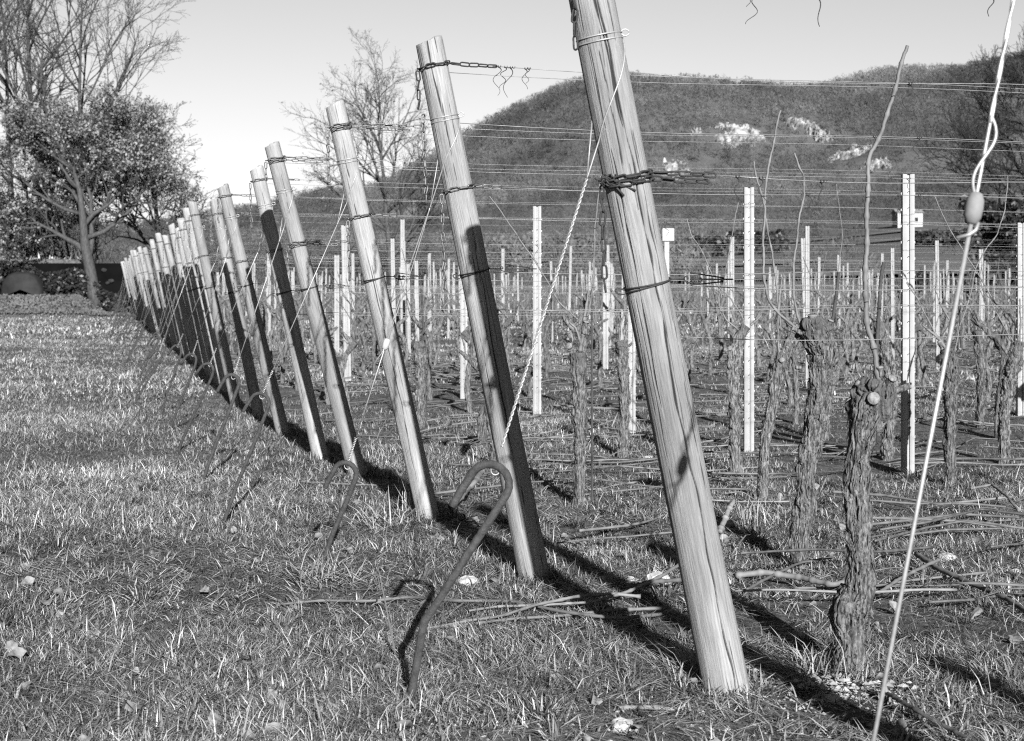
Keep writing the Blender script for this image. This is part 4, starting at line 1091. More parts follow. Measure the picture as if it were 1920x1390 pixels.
for k, (x, y) in enumerate(spots):
    rz = math.atan2(.268, .963) + rnd.gauss(0, .35) + (math.pi if rnd.random() < .5 else 0)
    if k < 250:
        o = link('cut_cane', var[k % 10]); o.location = (x, y, gz1(x, y) + rnd.uniform(0, .03)); o.rotation_euler = (rnd.uniform(-.5, .5), rnd.uniform(-.05, .05), rz); s_ = rnd.uniform(.7, 1.15); o.scale = (s_, s_, s_)
        tag(o, 'pruned cane lying between the vine rows', 'cut cane', 'pruned canes between the rows')
    else:
        L = rnd.uniform(.4, 1.1); c, s_ = math.cos(rz), math.sin(rz); z0 = gz1(x, y)
        st_.tube(np.array([(x - c * L / 2, y - s_ * L / 2, z0 + .02), (x + rnd.uniform(-.1, .1), y + rnd.uniform(-.1, .1), z0 + rnd.uniform(.03, .1)), (x + c * L / 2, y + s_ * L / 2, z0 + .02)]), .007, 4)
o = link('prunings', st_.mesh('prunings', M_PRUNE)); tag(o, 'litter of pruned canes further back between the rows', 'prunings', kind='stuff')

# ---------------------------------------------------------------- stones and fallen leaves
def stone(px, py, r, sq, label, seed, m=None, n=26):
    c = ground(px, py); c[2] = gz1(c[0], c[1])
    th = np.linspace(0, math.pi, n // 2)[:, None]; ph = (np.arange(n) / n * 2 * math.pi)[None]
    d = np.stack([np.sin(th) * np.cos(ph), np.sin(th) * np.sin(ph), np.cos(th) * np.ones_like(ph)], -1)
    q = np.round(d * 1.6 + .3 * np.stack([vnoise(d[..., 0] * 2, d[..., 1] * 2, d[..., 2] * 2, seed + a) for a in range(3)], -1)) / 1.6
    d2 = d * .55 + .45 * q / np.maximum(np.linalg.norm(q, axis=-1, keepdims=True), .3)
    rr = r * (1 + .28 * vnoise(d[..., 0] * 1.7, d[..., 1] * 1.7, d[..., 2] * 1.7, seed) + .10 * vnoise(d[..., 0] * 5, d[..., 1] * 5, d[..., 2] * 5, seed + 4))
    V = d2 * rr[..., None] * np.array([1, .8, sq]) + c + np.array([0, 0, r * sq * .35])
    i = np.arange(n // 2 - 1)[:, None] * n; j = np.arange(n)[None]
    m_ = MB(); m_.add(V.reshape(-1, 3), np.stack([i + j, i + n + j, i + n + (j + 1) % n, i + (j + 1) % n], -1).reshape(-1, 4))
    solo('stone', m_, m or M_STONE, c, label, 'stone', 'stones in the grass', smooth=False)
M_WHITE = mat('white_limestone', .6, .85, scale=25, bump=.5)
stone(876, 1098, .045, .6, 'white stone right of the foreground hook rod', 1, M_WHITE)
stone(1235, 1092, .055, .65, 'white angular stone left of the nearest post', 2, M_WHITE)
stone(1180, 1090, .035, .5, 'smaller white stone beside the angular one', 3, M_WHITE)
stone(1165, 1372, .032, .7, 'round pale stone at the bottom edge left of the nearest post', 4)
stone(992, 1138, .02, .7, 'small round stone near the foot of the second post', 5)
stone(940, 1188, .03, .35, 'flat pale stone under the foreground cut canes', 6)
stone(465, 855, .03, .5, 'small white stone in the grass by the third hook', 7, M_WHITE)
stone(1775, 1045, .045, .6, 'rounded stone in the grass right of the foreground wire', 8)
stone(1560, 1310, .03, .5, 'pale stone on the soil below the nearest vine', 9, M_WHITE)
stone(1525, 1275, .025, .5, 'pale chip on the left of the mound at the nearest vine', 10, M_WHITE)
stone(1215, 857, .04, .5, 'small white stone far right of the second post in the grass', 11, M_WHITE)
stone(1385, 1068, .03, .4, 'small pale flat stone right of the nearest post', 12, M_WHITE)
stone(1905, 1065, .03, .5, 'white stone at the right edge above the sloping cane', 13, M_WHITE)
peb = MB()
for (cx, cy, sx, sy, n) in [(1.02, 4.60, .18, .10, 420), (.35, 4.08, .5, .18, 160), (-.6, 5.0, 1.6, .6, 90), (.4, 8.1, .25, .15, 60), (1.0, 6.0, 1.5, .8, 60), (1.0, 4.66, .11, .05, 70), (.82, 4.3, .3, .1, 60)]:
    for k in range(n):
        x, y = rnd.gauss(cx, sx), rnd.gauss(cy, sy); r = rnd.uniform(.003, .011) * (1.9 if n == 70 else 1); z = gz1(x, y) + r * (.3 if n != 70 else .9)
        a_ = rnd.uniform(0, 6.28)
        V = np.array([[1, 0, 0], [-.9, .2, 0], [.1, .8, .1], [-.1, -.9, 0], [.1, 0, .7], [0, .1, -.6]]) * r * np.array([rnd.uniform(.7, 1.4), rnd.uniform(.6, 1.2), rnd.uniform(.5, .9)])
        c, s = math.cos(a_), math.sin(a_); V = V @ np.array([[c, s, 0], [-s, c, 0], [0, 0, 1]]) + np.array([x, y, z])
        peb.add(V, None, [[0, 2, 4], [2, 1, 4], [1, 3, 4], [3, 0, 4], [2, 0, 5], [1, 2, 5], [3, 1, 5], [0, 3, 5]])
o = link('pebbles', peb.mesh('pebbles', M_STONE, False)); tag(o, 'pebbles and clods on the bare soil', 'pebbles', kind='stuff')
# leaves
def leaf_mesh(seed):
    rs = np.random.default_rng(seed); n = 13; th = np.linspace(-math.pi, math.pi, n)[:-1]
    r = .035 * (.8 + .12 * np.cos(th * 5) + .22 * np.cos(th)) * (1 + rs.normal(0, .08, n - 1))
    rim = np.stack([r * np.cos(th), r * np.sin(th), .010 * np.sin(th * 2 + seed) + .012 * rs.random(n - 1)], -1); mid = rim * .5; mid[:, 2] = .006 * rs.random(n - 1) + .002
    V = np.concatenate([rim, mid, [[0, 0, .004]]]); k = n - 1; j = np.arange(k); jn = (j + 1) % k
    m_ = MB(); m_.add(V, np.stack([j, jn, k + jn, k + j], -1), np.stack([k + j, k + jn, np.full(k, 2 * k)], -1)); return m_.mesh('fallen_leaf', M_LEAF)
lm = [leaf_mesh(s) for s in range(5)]
for k in range(210):
    Y = 3.9 + 5.5 * rnd.random() ** 1.5; X = rnd.uniform(-.37, .37) * Y
    o = link('fallen_leaf', lm[k % 5]); o.location = (X, Y, gz1(X, Y) + rnd.uniform(.012, .03)); o.rotation_euler = (rnd.gauss(0, .45), rnd.gauss(0, .45), rnd.uniform(0, 6.28)); s_ = rnd.uniform(.45, 1.0); o.scale = (s_,) * 3
    tag(o, 'dry grey leaf fallen in the grass', 'leaf', 'fallen leaves in the grass')

# ---------------------------------------------------------------- trees
def grow(seed, p, d, L, r, maxl, nch, spread, wander, up, lenf=(.5, .8), t0=.25):
    rs = np.random.default_rng(seed); out = [[] for _ in range(maxl + 1)]; wander = tuple(wander) + (wander[-1],) * 3; up = tuple(up) + (up[-1],) * 3
    def rec(p, d, L, r, l):
        n = 6 if l == 0 else 5 if l < 3 else 4; st = L / n; P = [p]; R = [r]; D = []
        for k in range(n):
            d = d + rs.normal(0, wander[l], 3) + np.array([0, 0, up[l]]); d = d / np.linalg.norm(d)
            p = p + d * st; P.append(p); R.append(r * (1 - .8 * (k + 1) / n) + .002); D.append(d)
        out[l].append((np.array(P), np.array(R)))
        if l < maxl:
            for k in range(nch[l]):
                t = t0 + (1 - t0) * (k + rs.random()) / nch[l]; t = min(t, .99)
                j = min(int(t * n), n - 1); f = t * n - j; q = P[j] + (P[j + 1] - P[j]) * f; dd = D[j]
                a = rs.uniform(*spread[l]); az = rs.uniform(0, 2 * math.pi)
                u = np.cross(dd, rs.normal(0, 1, 3)); u /= np.linalg.norm(u)
                nd = dd * math.cos(a) + u * math.sin(a)
                rec(q, nd, L * rs.uniform(*lenf) * (1.1 - .5 * t), max(R[j] * .6, .004), l + 1)
    rec(np.asarray(p, float), np.asarray(d, float) / np.linalg.norm(d), L, r, 0)
    return out
def tree(name, base, label, seed, Ht, r, nch, spread, wander, up, d0=(0, 0, 1), lenf=(.5, .8), t0=.25, leaves=0, leaf=.14, leafmat=None, twigmat=None, twig_min=.008, leaf_levels=2, group='trees behind the vineyard', leaf_zmax=1e9):
    base = np.array(base, float); maxl = len(nch); o = grow(seed, base - np.array([0, 0, .3]), d0, Ht, r, maxl, nch, spread, wander, up, lenf, t0)
    root = empty(name, base, label, 'tree', group)
    a = MB()
    for P, R in o[0]: a.tube(P, R, 10)
    for P, R in o[1]: a.tube(P, R, 7)
    child('trunk', a, M_TREEBARK, root)
    b = MB()
    for l in range(2, maxl + 1):
        for P, R in o[l]: b.tube(P, np.maximum(R, twig_min), 4 if l < maxl else 3, cap=False)
    child('crown', b, twigmat or M_TWIG, root)
    if leaves:
        rs = np.random.default_rng(seed + 1); pts = []
        for l in range(maxl + 1 - leaf_levels, maxl + 1):
            for P, R in o[l]: pts.append(P[1:])
        pts = [q for q in pts if rs.random() < .5]
        pts = np.concatenate(pts); pts = pts[pts[:, 2] < leaf_zmax]
        c = pts[rs.integers(0, len(pts), leaves)] + rs.normal(0, leaf * .9, (leaves, 3))
        u = rs.normal(0, 1, (leaves, 3)); u /= np.linalg.norm(u, axis=1, keepdims=True); v = np.cross(u, rs.normal(0, 1, (leaves, 3))); v /= np.linalg.norm(v, axis=1, keepdims=True)
        s = leaf * rs.uniform(.5, 1.2, leaves)[:, None]
        V = np.stack([c - u * s, c + v * s * .55, c + u * s, c - v * s * .55], 1).reshape(-1, 3)
        m_ = MB(); m_.add(V, np.arange(leaves * 4).reshape(-1, 4)); child('foliage', m_, leafmat or M_OAKLEAF, root, False)
    return root

def gb(px, Y):
    X = (px - 960.0) / F * Y; return (X, Y, gz1(X, Y))
SP = [(.5, 1.1), (.5, 1.0), (.4, .9), (.4, .9)]
tree('oak_tree', gb(186, 60.5), 'oak with withered leaves and a leaning bare trunk in front of the dark wall', 5, 6.2, .30, (9, 8, 7, 6), SP, (.08, .16, .2, .25), (.0, .08, .05, .02), d0=(-.12, 0, 1), lenf=(.55, .85), t0=.32, leaves=14500, leaf=.07, leaf_levels=3)
tree('oak_tree', gb(338, 66), 'lighter leafy oak to the right of the leaning oak, above the far posts', 8, 7.2, .2, (9, 8, 7, 6), SP, (.08, .16, .2, .25), (.0, .10, .05, .02), lenf=(.55, .8), t0=.2, leaves=9500, leaf=.07)
tree('ivy_tree', gb(60, 66), 'dense ivy covered tree at the left edge', 12, 8.5, .35, (10, 8, 6, 5), SP, (.08, .15, .2, .25), (.0, .06, .05, .0), lenf=(.4, .6), t0=.15, leaves=17000, leaf=.075, leafmat=M_OAKLEAF, leaf_zmax=9)
tree('bare_tree', gb(150, 70), 'slender bare tree with fine upswept twigs between the oak and the corner tree', 33, 12.5, .15, (10, 8, 6, 5), [(.25, .7), (.3, .7), (.3, .8), (.3, .9)], (.06, .09, .12, .18), (.02, .07, .06, .05), lenf=(.42, .66), t0=.3, twig_min=.006)
tree('bare_tree', gb(30, 78), 'pale bare tree deep behind the ivy tree at the left', 36, 15, .17, (11, 8, 6, 5), [(.3, .8), (.3, .8), (.3, .8), (.3, .9)], (.06, .1, .14, .2), (.02, .05, .03, .02), lenf=(.42, .66), t0=.25, twig_min=.006)
tree('bare_tree', gb(95, 72), 'tall bare tree rising at the top left corner', 15, 14.5, .19, (10, 7, 6, 4), [(.25, .75), (.3, .7), (.3, .8), (.3, .9)], (.06, .09, .12, .18), (.02, .07, .06, .05), lenf=(.42, .66), t0=.3, twig_min=.007)
tree('bare_tree', gb(-10, 74), 'bare tree with spreading twigs cut by the left edge', 18, 14, .19, (10, 7, 6, 4), [(.35, .9), (.3, .8), (.3, .8), (.3, .9)], (.06, .12, .16, .2), (.02, .04, .02, .0), lenf=(.42, .66), t0=.25, twig_min=.007)
tree('bare_tree', gb(742, 95), 'round bare tree standing in front of the hill, behind the third leaning post', 21, 12.3, .24, (15, 8, 6, 5), [(.55, 1.15), (.3, .8), (.3, .8), (.3, .9)], (.05, .10, .15, .2), (.03, .07, .05, .03), d0=(-.16, 0, 1), lenf=(.46, .68), t0=.2, twig_min=.0065, leaves=260, leaf=.11)
tree('bare_tree', gb(1915, 78), 'bare spreading tree in front of the hill at the right edge', 24, 11.0, .28, (15, 9, 7, 6), [(.5, 1.1), (.35, .8), (.3, .8), (.3, .9)], (.05, .12, .16, .22), (.03, .05, .04, .03), lenf=(.45, .68), t0=.1, twig_min=.010, twigmat=M_TWIG_DARK)
tree('ivy_tree', gb(1895, 70), 'dark evergreen clad tree low at the right edge', 27, 5.0, .2, (12, 8, 6), SP, (.05, .15, .2), (.0, .05, .05), lenf=(.4, .62), t0=.1, leaves=9000, leaf=.16, leafmat=M_IVY)

# weeping growth and pale stems behind the wall, left; shrubs beyond the posts
def shrub(px, Y, w, h, n, label, seed, m, leafy=0, droop=.0, r=.012):
    b = np.array(gb(px, Y)); rs = np.random.default_rng(seed); a = MB()
    for k in range(n):
        az = rs.uniform(0, 6.28); q = b + np.array([rs.normal(0, w * .22), rs.normal(0, w * .12), -.05]); L = h * rs.uniform(.5, 1.05); d = np.array([math.cos(az) * rs.uniform(.05, .5), math.sin(az) * .3, 1.0])
        P = [q]
        for s in range(5): d = d + np.array([rs.normal(0, .12), rs.normal(0, .12), -droop * s * .2]); d /= np.linalg.norm(d); P.append(P[-1] + d * L / 5)
        P = np.array(P); a.tube(P, np.linspace(r, r * .4, 6), 3, cap=False)
        for _ in range(7):
            j = rs.integers(1, 5); dd = np.array([rs.normal(0, .6), rs.normal(0, .4), rs.uniform(.2, 1) - droop]); dd /= np.linalg.norm(dd); l2 = L * rs.uniform(.12, .3)
            a.tube(np.array([P[j], P[j] + dd * l2 * .5, P[j] + (dd + np.array([0, 0, -droop * .6])) * l2]), r * .5, 3, cap=False)
    return solo('shrub', a, m, b, label, 'shrub', 'winter shrubs in the background')
for k, (px, Y, w, h, n, m, dr) in enumerate([(20, 63.5, 3, 4.2, 110, M_DRYSHRUB, .5), (90, 64, 3, 3.6, 110, M_DRYSHRUB, .3), (140, 63.5, 2.5, 3.0, 90, M_DRYSHRUB, .2), (225, 64, 2.5, 2.8, 90, M_DRYSHRUB, .1), (275, 66, 2.5, 3.0, 90, M_BUSH, 0),
                                             (340, 100, 4, 5.5, 130, M_BUSH, 0), (400, 110, 5, 5, 130, M_BUSH, 0), (460, 120, 5, 4.5, 130, M_BUSH, 0), (540, 130, 6, 5, 130, M_BUSH, 0), (-40, 64, 3, 4.5, 100, M_DRYSHRUB, .5),
                                             (620, 140, 6, 5, 120, M_BUSH, 0), (700, 120, 5, 4.2, 120, M_BUSH, 0), (790, 130, 5, 5, 120, M_BUSH, 0), (880, 150, 6, 4, 110, M_BUSH, 0)]):
    shrub(px, Y, w, h, n, ['drooping pale shrub at the left edge above the dark wall', 'pale stemmed shrub above the dark wall', 'pale shrub left of the leaning oak trunk', 'pale shrub right of the leaning oak trunk', 'grey shrub below the lighter oak', 'grey shrub rising behind the far posts', 'grey bush between the lighter oak and the sixth post', 'bush behind the sixth post', 'bush behind the fourth and fifth posts', 'shrub just outside the left edge', 'bush left of the bare tree', 'bush below the bare tree', 'bush right of the bare tree', 'bush behind the second post'][k], 600 + k, m, droop=dr, r=.02 if Y < 70 else .035)

# hedge in the middle distance at right
def leafmass(px0, px1, Y, h, dep, n, leaf, name, label, cat, m, seed, zoff=0.0):
    rs = np.random.default_rng(seed); x0, x1 = (px0 - 960) / F * Y, (px1 - 960) / F * Y
    X = rs.uniform(x0, x1, n); y = Y + rs.uniform(0, dep, n); top = h * (.75 + .35 * vnoise(X * .8, y * .5, 0, seed))
    z = gz(X, y) + zoff + np.sqrt(rs.random(n)) * top
    c = np.stack([X, y, z], -1); u = rs.normal(0, 1, (n, 3)); u /= np.linalg.norm(u, axis=1, keepdims=True); v = np.cross(u, rs.normal(0, 1, (n, 3))); v /= np.linalg.norm(v, axis=1, keepdims=True); s = leaf * rs.uniform(.5, 1.2, n)[:, None]
    m_ = MB(); m_.add(np.stack([c - u * s, c + v * s * .6, c + u * s, c - v * s * .6], 1).reshape(-1, 3), np.arange(n * 4).reshape(-1, 4))
    b = np.array([(x0 + x1) / 2, Y, gz1((x0 + x1) / 2, Y)])
    return solo(name, m_, m, b, label, cat, smooth=False)
leafmass(1690, 1990, 100, 2.0, 3, 7000, .2, 'hedge', 'dark hedge behind the white poles at the right', 'hedge', M_IVY, 71)
leafmass(1290, 1480, 235, 3.6, 6, 3500, .5, 'hedge', 'dark hedgerow at the foot of the hill', 'hedge', M_IVY, 72)
leafmass(1720, 1960, 215, 2.6, 4, 4000, .4, 'hedge', 'low dark hedge line below the white house', 'hedge', M_IVY, 73)
leafmass(640, 1200, 200, 4.0, 8, 7000, .5, 'hedge', 'grey thicket along the foot of the hill behind the middle poles', 'hedge', M_BUSH, 74)

# dark wall at left and tarpaulin covered heap
wb = np.array([-19.5, 61.0, gz1(-19.5, 60.6)])
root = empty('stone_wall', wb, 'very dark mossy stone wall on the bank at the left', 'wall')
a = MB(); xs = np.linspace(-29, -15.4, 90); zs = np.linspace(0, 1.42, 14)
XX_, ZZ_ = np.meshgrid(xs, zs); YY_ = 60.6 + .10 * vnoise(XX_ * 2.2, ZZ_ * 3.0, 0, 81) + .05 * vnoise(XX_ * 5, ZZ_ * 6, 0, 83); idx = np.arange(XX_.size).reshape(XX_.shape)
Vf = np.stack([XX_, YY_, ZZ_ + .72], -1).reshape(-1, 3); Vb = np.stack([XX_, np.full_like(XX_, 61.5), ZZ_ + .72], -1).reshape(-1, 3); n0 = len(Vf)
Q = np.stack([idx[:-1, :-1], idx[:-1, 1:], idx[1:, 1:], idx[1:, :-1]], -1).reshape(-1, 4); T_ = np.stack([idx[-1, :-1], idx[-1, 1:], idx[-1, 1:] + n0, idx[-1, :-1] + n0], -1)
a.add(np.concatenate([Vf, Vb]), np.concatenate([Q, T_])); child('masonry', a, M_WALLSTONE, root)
a = MB(); rs = random.Random(5)
for k in range(22):
    x = rs.gauss(-17.6, 1.1) if rs.random() < .8 else rs.uniform(-24, -14); z = .9 + rs.uniform(.1, 1.0); r = rs.uniform(.03, .09)
    th = np.linspace(0, math.pi, 6)[:, None]; ph = (np.arange(9) / 9 * 6.283)[None]; ph = ph + np.array([[rs.uniform(-.3, .3) for _ in range(9)]])
    d = np.stack([np.sin(th) * np.cos(ph) * rs.uniform(.9, 1.9), np.cos(th) * np.ones_like(ph) * .5, np.sin(th) * np.sin(ph)], -1) * r * (1 + .2 * rs.random())
    i_ = np.arange(5)[:, None] * 9; j_ = np.arange(9)[None]
    a.add((d + np.array([x, 60.55, z])).reshape(-1, 3), np.stack([i_ + j_, i_ + 9 + j_, i_ + 9 + (j_ + 1) % 9, i_ + (j_ + 1) % 9], -1).reshape(-1, 4))
child('facing_stones', a, mat('wall_stone', .004, .06, scale=2.5, rough=.95), root, False)
leafmass(-190, 232, 60.15, 1.45, .3, 7000, .085, 'ivy_cover', 'dark ivy growing over the face of the stone wall at the left', 'ivy', M_IVY, 97)
leafmass(-120, 262, 60.75, .5, .7, 2600, .06, 'ground_cover', 'low pale plants along the top of the dark wall', 'ground cover', M_DRYSHRUB, 95, .0)['kind'] = 'stuff'
hb = np.array([at(38, 550, 59.8)[0], 59.8, gz1(at(38, 550, 59.8)[0], 59.8)])
a = MB(); n = 28; us = np.linspace(0, math.pi, n); prof = np.stack([.82 * np.cos(us), np.zeros(n), 1.02 * np.sin(us) ** .55], -1)
ysx = np.linspace(0, 1.6, 10); sc_ = np.array([.9, 1, 1, 1, .99, 1, 1, .98, .96, .9])
V = np.concatenate([prof * [s_, 1, s_] + [0, y_, 0] for y_, s_ in zip(ysx, sc_)]) ; V = V + .03 * np.stack([vnoise(V[:, 0] * 4, V[:, 1] * 4, V[:, 2] * 4, 90 + k) for k in range(3)], -1)
idx = np.arange(n * 10).reshape(10, n); Q = np.stack([idx[:-1, :-1], idx[:-1, 1:], idx[1:, 1:], idx[1:, :-1]], -1).reshape(-1, 4)
c_i = len(V); V = np.concatenate([V, [[0, -.02, .3]]]); T_ = np.stack([idx[0, :-1], np.full(n - 1, c_i), idx[0, 1:]], -1)
a.add(V + hb, Q, T_); solo('covered_heap', a, M_TARP, hb, 'round topped dark covered heap beside the wall at the left edge', 'covered heap')
# rough growth on the bank
leafmass(-200, 245, 57.2, .0, 2.4, 5000, .07, 'ground_cover', 'rough low plants over the bank below the dark wall', 'ground cover', M_DRYSHRUB, 91, .12)['kind'] = 'stuff'

# houses
def house(px, py, Y, w, d, h, label, seed):
    c = at(px, py, Y); c[2] = gz1(c[0], c[1]); root = empty('house', c, label, 'house', 'white houses on the slope')
    a = MB(); a.box((c[0], c[1], c[2] + h / 2 - .3), (w, d, h + .6)); child('wall', a, M_PLASTER, root, False)
    a = MB(); hw = w / 2 + .3; hd = d / 2 + .3; zt = c[2] + h + .01
    a.add([(c[0] - hw, c[1] - hd, zt), (c[0] + hw, c[1] - hd, zt), (c[0] + hw, c[1] + hd, zt), (c[0] - hw, c[1] + hd, zt), (c[0] - hw, c[1], zt + h * .3), (c[0] + hw, c[1], zt + h * .3)], [[0, 1, 5, 4], [2, 3, 4, 5], [0, 3, 2, 1]], [[0, 4, 3], [1, 2, 5]]); child('roof', a, M_ROOF, root, False)
    for k in (-1, 1):
        a = MB(); a.box((c[0] + k * w * .25, c[1] - d / 2 - .02, c[2] + h * .5), (w * .13, .06, h * .3)); child('window', a, M_TARP, root, False)
house(1701, 424, 325, 5.4, 5, 2.9, 'small white house at the foot of the hill behind the tallest pole', 1)
house(1885, 482, 150, 1.3, 1.0, .9, 'tiny white hut near the right edge below the bare tree', 2)
# pale field bands
def band(px0, px1, py, Y, dep, label):
    x0, x1 = (px0 - 960) / F * Y, (px1 - 960) / F * Y; xs = np.linspace(x0, x1, 40); ysn = np.linspace(Y, Y + dep, 6); A, B = np.meshgrid(xs, ysn); B = B + 1.5 * vnoise(A / 9, B / 9, 0, 7)
    C_ = gz(A, B) + .35; idx = np.arange(A.size).reshape(A.shape); m_ = MB(); m_.add(np.stack([A, B, C_], -1).reshape(-1, 3), np.stack([idx[:-1, :-1], idx[:-1, 1:], idx[1:, 1:], idx[1:, :-1]], -1).reshape(-1, 4))
    o = link('field', m_.mesh('field', M_FIELD)); tag(o, kind='structure')
M_FIELD = mat('dry_pale_field', .16, .32, scale=.3)
band(1260, 1560, 0, 180, 8, ''); band(1640, 1990, 0, 240, 10, ''); band(1440, 1990, 0, 285, 10, ''); band(1250, 1990, 0, 135, 10, '')

# wooded hillside: one far-off mass of bare crowns
rs = np.random.default_rng(77)
n = 21000
Yw = np.sqrt(rs.uniform(300 ** 2, 915 ** 2, n)); nb = 1500; Yw[:nb] = rs.uniform(125, 330, nb); kw = rs.uniform(-.42, .46, n); Xw = kw * Yw
pxw = 960 + F * kw
ROCKS = [(1384, 252, 40, 25), (1536, 255, 20, 24), (1262, 318, 26, 22), (1592, 292, 38, 14), (1500, 235, 26, 12), (1640, 310, 24, 10), (1302, 248, 11, 7)]
zw = gz(Xw, Yw); pyw = HY - (zw + 2 - H) / Yw * F
keep = (Yw > 330) | ((pxw < 1330) & (pxw > 380)) | (rs.random(n) < .16)
rk = np.zeros(n)
for (rx, ry, sx, sy) in ROCKS: rk = np.maximum(rk, np.exp(-(((pxw - rx) / sx) ** 2 + ((pyw - ry) / sy) ** 2)))
keep &= rs.random(n) > rk * .97
keep &= ~((pxw > 1640) & (pxw < 1760) & (Yw < 345))
Xw, Yw, zw = Xw[keep], Yw[keep], zw[keep]; n = len(Xw)
hgt = np.clip(Yw / 780, .55, 1.05) * rs.uniform(5.0, 9.0, n) * (1 + .25 * vnoise(Xw / 60, Yw / 60, 0, 31)) * np.where(Yw < 330, .75, 1); wid = hgt * rs.uniform(.28, .42, n)
NT = 52
ph = rs.uniform(0, 2 * math.pi, (n, NT)); rr_ = np.sqrt(rs.random((n, NT))); zz_ = rs.random((n, NT)) ** .8
prof = np.sqrt(np.clip(1 - ((zz_ - .52) / .5) ** 2, .03, 1))
cx_ = Xw[:, None] + rr_ * prof * wid[:, None] * np.cos(ph); cy_ = Yw[:, None] + rr_ * prof * wid[:, None] * np.sin(ph); cz_ = zw[:, None] + zz_ * hgt[:, None]
c = np.stack([cx_, cy_, cz_], -1).reshape(-1, 3); N3 = len(c)
up = np.stack([rs.normal(0, .5, N3), rs.normal(0, .5, N3), rs.uniform(.5, 1.2, N3)], -1); up /= np.linalg.norm(up, axis=1, keepdims=True)
sd = np.cross(up, rs.normal(0, 1, (N3, 3))); sd /= np.linalg.norm(sd, axis=1, keepdims=True)
szf = np.repeat(np.clip(Yw / 780, .5, 1.05), NT)[:, None]; ln = szf * rs.uniform(.4, 1.05, N3)[:, None]; wd = szf * rs.uniform(.08, .26, N3)[:, None]
V = np.stack([c - sd * wd - up * ln * .5, c + sd * wd - up * ln * .5, c + up * ln], 1).reshape(-1, 3)
tone = np.repeat(rs.uniform(.75, 1.3, n) * (1 - .3 * (rs.random(n) < .12)) * (1 + .35 * vnoise(Xw / 45, Yw / 60, 0, 37)), NT * 3)
m_ = MB(); m_.add(V, None, np.arange(N3 * 3).reshape(-1, 3), tone)
o = link('wood', m_.mesh('wood', M_WOODS, False, 'tone')); tag(o, 'bare winter wood covering the hillside', 'wood', kind='stuff')
# pale rock faces among the trees
for o_ in (): pass
RL = ['broad pale rock face in the wood, left of the tall cane', 'bright square rock face right of the middle of the hill', 'small pale rock just right of the nearest post', 'ragged pale rock below the bright square one', 'faint rock above the bright square one', 'small rock patch lowest on the right', 'faint pale rock left of the broad rock face']
for k, (rx, ry, sx, sy) in enumerate(ROCKS):
    kk = (rx - 960) / F; yy = np.linspace(335, 895, 600); pz = HY - (gz(kk * yy, yy) - H) / yy * F; j = int(np.argmin(np.abs(pz - ry))); Yc_ = yy[j]
    n = 40; uu, vv = np.meshgrid(np.linspace(-1.2, 1.2, n), np.linspace(-1.2, 1.2, n)); X = (kk + uu * sx / F) * Yc_
    zc = gz1(kk * Yc_, Yc_); hz_ = sy / F * Yc_
    Zr = zc + vv * hz_
    # stand on the slope: find depth of the hillside at this height
    sl = (gz1(kk * (Yc_ + 20), Yc_ + 20) - gz1(kk * (Yc_ - 20), Yc_ - 20)) / 40
    Yr_ = Yc_ + vv * hz_ / max(sl, .12)
    edge = 1 - np.sqrt(uu ** 2 + vv ** 2) + .55 * fbm(uu * 2.3, vv * 2.3, k, 61, 4)
    out = 4.0 * np.clip(edge, -.8, .6) + 2.2 * np.abs(fbm(uu * 3, vv * 2, k, 63, 4))
    P = np.stack([X, Yr_ - out, gz(X, Yr_) + out * .55 - 1.0], -1)
    idx = np.arange(n * n).reshape(n, n); m_ = MB(); m_.add(P.reshape(-1, 3), np.stack([idx[:-1, :-1], idx[:-1, 1:], idx[1:, 1:], idx[1:, :-1]], -1).reshape(-1, 4))
    solo('rock_face', m_, M_ROCK, (kk * Yc_, Yc_, zc), RL[k], 'rock', 'pale rocks on the hillside', smooth=False)

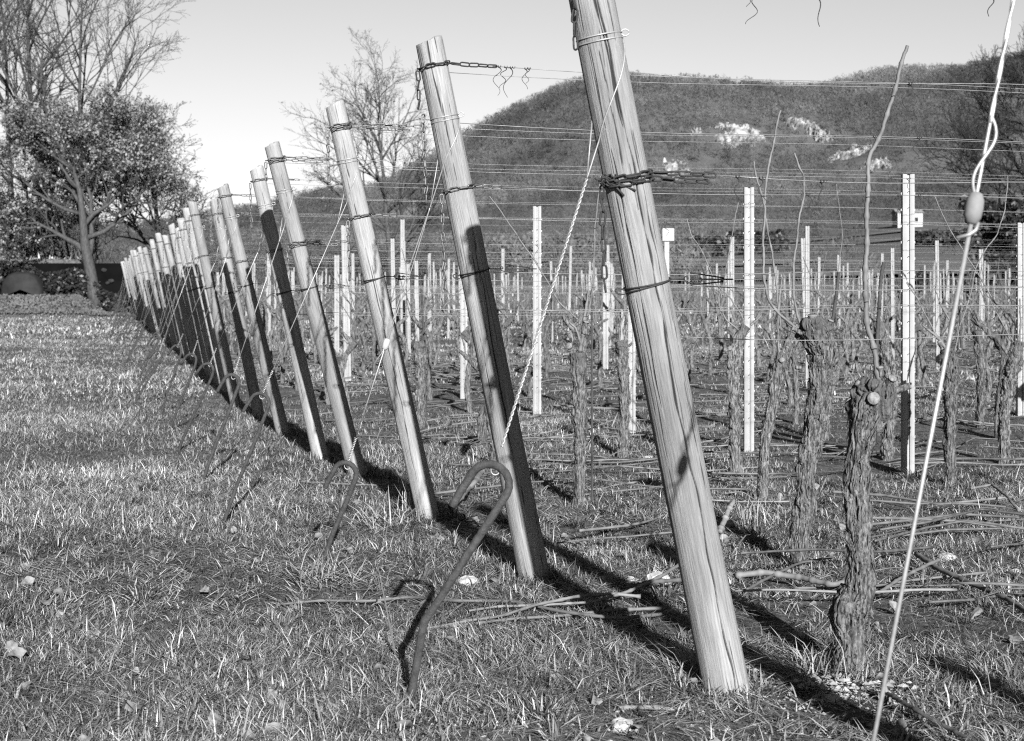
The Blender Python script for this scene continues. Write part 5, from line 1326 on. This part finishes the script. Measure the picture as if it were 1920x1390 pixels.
# ---------------------------------------------------------------- light, sky, camera
SUN = Vector((.345, -1.74, .69)).normalized()
sl = bpy.data.lights.new('sun', 'SUN'); sl.energy = 5.0; sl.angle = rad(.53); sl.color = (1, 1, 1)
so = link('sun', sl); so.rotation_mode = 'QUATERNION'; so.rotation_quaternion = SUN.to_track_quat('Z', 'Y')
w = bpy.data.worlds.new('World'); scene.world = w; w.use_nodes = True
nt = w.node_tree; N = nt.nodes; L = nt.links
sky = N.new('ShaderNodeTexSky'); sky.sky_type = 'NISHITA'; sky.sun_disc = False
sky.sun_elevation = math.asin(SUN.z); sky.sun_rotation = math.atan2(SUN.x, SUN.y)
sky.air_density = 1.0; sky.dust_density = 1.0; sky.ozone_density = 1.0
bw = N.new('ShaderNodeRGBToBW'); L.new(sky.outputs[0], bw.inputs[0])
tcw = N.new('ShaderNodeTexCoord'); sx_ = N.new('ShaderNodeSeparateXYZ'); L.new(tcw.outputs['Generated'], sx_.inputs[0])
rpw = N.new('ShaderNodeValToRGB'); rpw.color_ramp.interpolation = 'EASE'      # orange filter film: pale horizon, dark zenith
for e_, (p_, v_) in zip([rpw.color_ramp.elements[0], rpw.color_ramp.elements[1]] + [rpw.color_ramp.elements.new(.5) for _ in range(3)], [(0, .60), (1, .012), (.195, .55), (.26, .11), (.42, .025)]):
    e_.position = p_; e_.color = (v_, v_, v_, 1)
L.new(sx_.outputs[2], rpw.inputs['Fac'])
mw = N.new('ShaderNodeMath'); mw.operation = 'MULTIPLY'; L.new(bw.outputs[0], mw.inputs[0]); L.new(rpw.outputs['Color'], mw.inputs[1])
cmb = N.new('ShaderNodeCombineColor')
for k in range(3): L.new(mw.outputs[0], cmb.inputs[k])
bg = N['Background']; bg.inputs['Strength'].default_value = .05; L.new(cmb.outputs[0], bg.inputs['Color'])

cam = bpy.data.cameras.new('camera'); co = link('camera', cam); scene.camera = co
co.location = (0, 0, H); co.rotation_euler = (rad(90), 0, 0)
cam.sensor_width = 36; cam.lens = F / 1920 * 36; cam.shift_y = -(695 - HY) / 1920
cam.clip_start = .05; cam.clip_end = 4000
cam.dof.use_dof = True; cam.dof.focus_distance = 6.3; cam.dof.aperture_fstop = 7.5
vs = scene.view_settings
scene.display_settings.display_device = 'sRGB'
vs.view_transform = 'Standard'; vs.look = 'None'; vs.exposure = 2.32; vs.gamma = 1.0; vs.use_curve_mapping = False
scene.cycles.use_denoising = False; scene.cycles.filter_width = 1.15
scene.cycles.max_bounces = 6; scene.cycles.diffuse_bounces = 3; scene.cycles.glossy_bounces = 2
